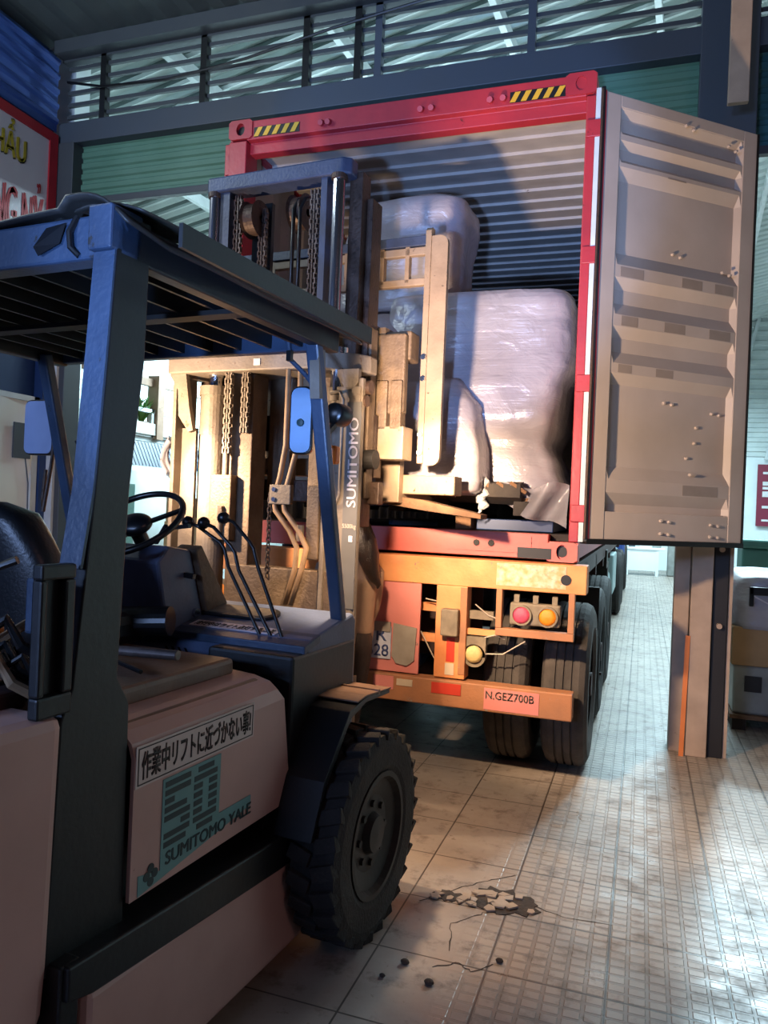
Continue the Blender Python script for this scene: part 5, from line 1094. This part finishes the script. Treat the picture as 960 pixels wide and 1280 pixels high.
# hair with ponytail
def hair(u, v):
    an = u*2*math.pi; ph = v*2.15; r = 0.098+0.004*math.sin(an*11)
    x = r*0.9*math.sin(ph)*math.cos(an); y = r*1.12*math.sin(ph)*math.sin(an); z = r*1.1*math.cos(ph)
    if y > 0.045: y = 0.045+(y-0.045)*0.35; 
    return (x, y+0.005, 1.458+z)
MB().grid(hair, 44, 20, closed_u=True).build('hair', 'hair', bd, smooth=True, solid=0.006)
pt_ = [(0.0, -0.085, 1.50), (0.02, -0.135, 1.49), (0.045, -0.155, 1.42), (0.075, -0.15, 1.34), (0.10, -0.145, 1.27), (0.13, -0.14, 1.215), (0.155, -0.14, 1.185), (0.15, -0.14, 1.165)]
MB().tube(pt_, [0.03, 0.055, 0.065, 0.062, 0.046, 0.03, 0.015, 0.005], 14).build('ponytail', 'hair', bd, smooth=True)
# loose shirt and trousers, a little outside the body
def tubeform(secs, cx=0.0):
    mb = MB(); rings = []
    for (z, rx, ry, yo, xo) in secs:
        rings.append([mb.bm.verts.new((xo+rx*math.cos(2*math.pi*k/36)*(1+0.02*math.sin(k*1.7+z*20)), yo+ry*math.sin(2*math.pi*k/36)*(1+0.03*math.sin(k*2.3+z*30)), z)) for k in range(36)])
    for i in range(len(rings)-1):
        for k in range(36): mb.bm.faces.new((rings[i][k], rings[i][(k+1) % 36], rings[i+1][(k+1) % 36], rings[i+1][k]))
    return mb
tubeform([(0.84, 0.175, 0.135, 0, 0), (0.92, 0.178, 0.13, 0, 0), (1.0, 0.168, 0.122, 0, 0), (1.1, 0.172, 0.122, 0, 0), (1.2, 0.185, 0.12, 0, 0), (1.27, 0.185, 0.11, 0, 0), (1.31, 0.13, 0.09, 0, 0), (1.335, 0.07, 0.065, 0.005, 0)]).build('shirt', 'shirt', bd, smooth=True, solid=0.006)
for s in (1, -1):
    mb = MB(); mb.tube([(s*0.11, 0, 1.28), (s*0.145, 0, 1.24), (s*0.16, 0.03, 1.12), (s*0.165, 0.06, 1.03), (s*0.165, 0.12, 0.97), (s*0.165, 0.16, 0.94)], [0.05, 0.058, 0.052, 0.047, 0.042, 0.038], 16); mb.build('sleeve', 'shirt', bd, smooth=True)
    tubeform([(0.05, 0.058, 0.062, -0.005, s*0.092), (0.25, 0.066, 0.07, 0, s*0.092), (0.45, 0.075, 0.08, 0.005, s*0.092), (0.65, 0.092, 0.10, 0, s*0.088), (0.80, 0.10, 0.125, 0, s*0.085), (0.90, 0.09, 0.125, 0, s*0.08)]).build('trouser_leg', 'trousers', bd, smooth=True, solid=0.004)
    MB().sph((s*0.095, 0.055, 0.035), 0.05, (0.95, 2.5, 0.75)).build('shoe', 'shoe', bd, smooth=True)

# ------------------------------------------------------------------ right of the post: wrapped pallet, bin, crate
wp = wempty('wrapped_pallet', (1.15, 7.0, 0), 'film-wrapped stack of boxes and machine parts right of the steel post', 'pallet')
for x in (0.72, 1.1, 1.5): MB().box(x, x+0.1, 6.5, 7.6, 0.0, 0.09).build('runner', 'pallet_dark', wp)
MB().box(0.70, 1.62, 6.48, 7.6, 0.09, 0.12).build('deck', 'pallet_wood', wp)
mg = MB().box(0.72, 1.60, 6.52, 7.5, 0.12, 0.50).build('machine_body', 'machine_grey', wp, bevel=0.02)
MB().box(0.80, 0.92, 6.505, 6.53, 0.30, 0.42).build('vent', 'gasket', mg); MB().box(1.12, 1.17, 6.50, 6.53, 0.2, 0.45).build('label', 'sign_white', mg); MB().box(1.25, 1.45, 6.505, 6.53, 0.24, 0.40).build('vent', 'gasket', mg)
MB().box(0.70, 1.60, 6.50, 7.5, 0.50, 0.80).build('carton', 'cardboard', wp, bevel=0.01)
film_block('wrapped_top', [(0.79, 0.68, 1.62, 6.48, 7.5), (0.95, 0.66, 1.62, 6.46, 7.5), (1.18, 0.70, 1.60, 6.50, 7.5), (1.22, 0.80, 1.5, 6.6, 7.4)], 'film', wp, 0.03, 13, p=6)
mb = MB(); mb.box(0.80, 1.4, 6.42, 6.46, 1.06, 1.12); mb.box(0.80, 0.83, 6.42, 6.46, 0.97, 1.12); mb.build('black_handle', 'black_plastic', wp, bevel=0.005)
MB().tube([(0.83, 6.43, 1.05), (0.95, 6.42, 0.99), (1.05, 6.42, 0.94)], 0.006, 6).build('strap', 'sign_white', wp)
def wl(u, v): return (0.66-0.03*math.sin(v*7)-0.02*u, 6.5+u*0.4, 0.42+v*0.5+0.02*math.sin(u*9))
MB().grid(wl, 14, 14).build('loose_film', 'film_thin', wp, smooth=True)
bn = wempty('waste_bin', (1.35, 10.0, 0), 'dark green lidded bin standing behind the wrapped pallet', 'bin')
MB().box(1.12, 1.42, 9.8, 10.3, 0.05, 1.32).build('tub', 'bin_green', bn, bevel=0.03); MB().box(1.10, 1.44, 9.75, 10.3, 1.32, 1.42).build('lid', 'bin_green', bn, bevel=0.02)
for x in (1.16, 1.38): MB().cyl((x-0.03, 10.2, 0.08), (x+0.03, 10.2, 0.08), 0.08).build('wheel', 'rim_grey', bn)
b2 = wempty('tall_cabinet', (1.75, 11.5, 0), 'pale cabinet with dark green side standing beyond the bin', 'cabinet')
MB().box(1.65, 1.95, 11, 11.6, 0.0, 1.75).build('side', 'bin_green', b2, bevel=0.01); MB().box(1.95, 2.6, 11, 11.6, 0.0, 1.85).build('body', 'hall_white', b2, bevel=0.01); MB().box(2.0, 2.4, 10.985, 11.0, 0.9, 1.0).build('grille', 'steel_grey', b2)
# far end of the hall
bnr = wempty('banner', (4.6, 25.8, 1.6), 'maroon printed banner hung on the far white wall, right edge of the photo', 'banner')
MB().box(3.3, 6.4, 25.85, 25.9, 1.55, 3.45).build('cloth', 'banner_maroon', bnr)
for (x0, x1, z0, z1) in ((3.45, 4.6, 3.15, 3.22), (3.45, 4.4, 2.80, 2.92), (3.45, 4.8, 2.45, 2.62), (3.45, 4.3, 2.10, 2.18), (3.75, 4.7, 1.90, 2.02), (3.45, 4.9, 1.70, 1.76), (4.0, 4.9, 2.25, 2.35)):
    MB().box(x0, x1, 25.83, 25.85, z0, z1).build('print_bar', 'print_white', bnr)
MB().box(3.45, 4.2, 25.83, 25.85, 2.68, 2.76).build('print_bar', 'print_white', bnr)
dk = wempty('white_desk', (0.15, 23.4, 0), 'white desk with papers and small items at the far end of the hall', 'desk')
MB().box(-0.55, 0.65, 23.0, 23.6, 0.74, 0.80).build('top', 'hall_white', dk, bevel=0.01)
for x in (-0.42, 0.40): MB().box(x, x+0.08, 23.02, 23.58, 0, 0.74).build('leg', 'hall_white', dk)
MB().box(-0.34, 0.40, 23.03, 23.08, 0.14, 0.74).build('front_panel', 'hall_white', dk)
for i, (x, w_, h_, m) in enumerate(((-0.35, 0.18, 0.22, 'steel_grey'), (-0.05, 0.3, 0.12, 'print_white'), (0.3, 0.24, 0.18, 'machine_grey'))):
    tag(MB().box(x, x+w_, 23.2, 23.4, 0.80, 0.80+h_).build('desk_item', m, bevel=0.01), ['small dark grey box on the left of the far white desk', 'low stack of white papers in the middle of the far desk', 'grey device on the right of the far white desk'][i], 'desk item')
tag(MB().box(1.05, 1.75, 23.2, 23.8, 0.42, 1.22).build('cardboard_box', 'cardboard', bevel=0.01), 'brown cardboard box on a low white stand at the far wall', 'box')
tag(MB().box(1.02, 1.85, 23.15, 23.9, 0.30, 0.42).box(1.2, 1.6, 23.2, 23.8, 0, 0.30).build('low_stand', 'hall_white'), 'low white stand carrying the cardboard box at the far wall', 'stand')
tag(MB().box(0.72, 0.92, 23.3, 23.6, 0.0, 1.0).build('drum', 'machine_grey', bevel=0.04), 'slim grey drum between the far desk and the cardboard box', 'drum')
for i, (x, y, z, w_, h_) in enumerate(((-5.3, 7.6, 0, 0.5, 1.35), (-5.25, 7.55, 1.35, 0.4, 0.28))):
    tag(MB().box(x, x+w_, y, y+0.5, z, z+h_).build('carton', 'cardboard', bevel=0.01), ['tall brown carton just inside the hall beside the cyan screen', 'smaller brown carton on top of the tall one beside the cyan screen'][i], 'carton')

# ------------------------------------------------------------------ broken floor tile
def blob(cx, cy, rx, ry, z, name, m, label, cat, n=30, seed=1):
    rnd = random.Random(seed); mb = MB(); vs = []
    for k in range(n): an = 2*math.pi*k/n; f = rnd.uniform(0.72, 1.12); vs.append((cx+rx*f*math.cos(an), cy+ry*f*math.sin(an), z))
    mb.poly(vs, [tuple(range(n))]); r = bmesh.ops.extrude_face_region(mb.bm, geom=mb.bm.faces[:]); bmesh.ops.translate(mb.bm, vec=(0, 0, -0.003), verts=[g for g in r['geom'] if isinstance(g, bmesh.types.BMVert)])
    tag(mb.build(name, m), label, cat)
blob(-0.475, 3.15, 0.145, 0.11, 0.0032, 'dirt_patch', 'rubble', 'dark rubble filling the hole in the broken floor tiles', 'rubble', seed=3)
blob(-0.70, 3.10, 0.075, 0.045, 0.0032, 'dirt_patch', 'rubble', 'small dark crack patch left of the broken tile hole', 'rubble', seed=5)
rnd = random.Random(11)
for i in range(26):
    if i < 19: cx, cy = -0.475+rnd.uniform(-0.125, 0.125), 3.15+rnd.uniform(-0.09, 0.09)
    else: cx, cy = -0.70+rnd.uniform(-0.08, 0.09), 3.09+rnd.uniform(-0.05, 0.05)
    n = rnd.choice((3, 4, 4, 5)); r = rnd.uniform(0.014, 0.034); a0 = rnd.uniform(0, 6)
    pts = [(cx+r*rnd.uniform(0.7, 1.2)*math.cos(a0+2*math.pi*k/n), cy+r*rnd.uniform(0.7, 1.2)*math.sin(a0+2*math.pi*k/n)) for k in range(n)]
    o = MB().prism(pts, 'z', 0.0035, 0.010).build('tile_shard', 'tile_shard'); o.rotation_euler = (rnd.uniform(-.12, .12), rnd.uniform(-.12, .12), 0)
    tag(o, 'broken tile shard lying in the rubble of the broken floor tiles', 'shard', 'tile shards in the broken floor patch')
for i, (x, y, r, lb_) in enumerate(((-0.62, 2.50, 0.016, 'small stone on the bare tiles below the broken patch'), (-0.73, 2.58, 0.015, 'small stone near the forklift wheel, left of the others'), (-0.42, 2.72, 0.013, 'dark stone chip beyond the other two, nearest the broken tiles'), (-0.78, 2.48, 0.010, 'smallest stone chip closest to the forklift wheel'))):
    tag(MB().sph((x, y, r*0.6), r, (1.1, 0.9, 0.65), 8).build('stone', 'rubble'), lb_, 'stone')
# cracks as thin dark filled lines
rnd = random.Random(4)
def crack(pts, label):
    mb = MB(); P_ = []
    for i in range(len(pts)-1):
        a_, b_ = Vector(pts[i]), Vector(pts[i+1])
        for k in range(6): t = k/6; P_.append(a_.lerp(b_, t)+Vector((rnd.uniform(-.006, .006), rnd.uniform(-.006, .006))))
    P_.append(Vector(pts[-1])); vs = []
    for i, p in enumerate(P_):
        d = (P_[min(i+1, len(P_)-1)]-P_[max(i-1, 0)]).normalized(); w_ = rnd.uniform(0.0012, 0.0032); nrm = Vector((-d.y, d.x))*w_
        vs += [(p.x+nrm.x, p.y+nrm.y, 0.0012), (p.x-nrm.x, p.y-nrm.y, 0.0012)]
    mb.poly(vs, [(2*i, 2*i+1, 2*i+3, 2*i+2) for i in range(len(P_)-1)]); tag(mb.build('crack_filling', 'rubble'), label, 'crack')
crack([(-0.80, 3.02), (-0.68, 3.18), (-0.58, 3.30), (-0.47, 3.40)], 'jagged dark crack curving up from the small patch to the tile joint')
crack([(-0.60, 2.72), (-0.64, 2.90), (-0.55, 3.02), (-0.50, 3.06)], 'jagged dark crack running down from the rubble toward the wheel')
crack([(-0.63, 2.60), (-0.56, 2.66), (-0.50, 2.63), (-0.44, 2.70)], 'short zigzag crack across the tile nearest the camera')
crack([(-0.35, 3.16), (-0.22, 3.12), (-0.05, 3.14)], 'thin crack running right from the rubble')
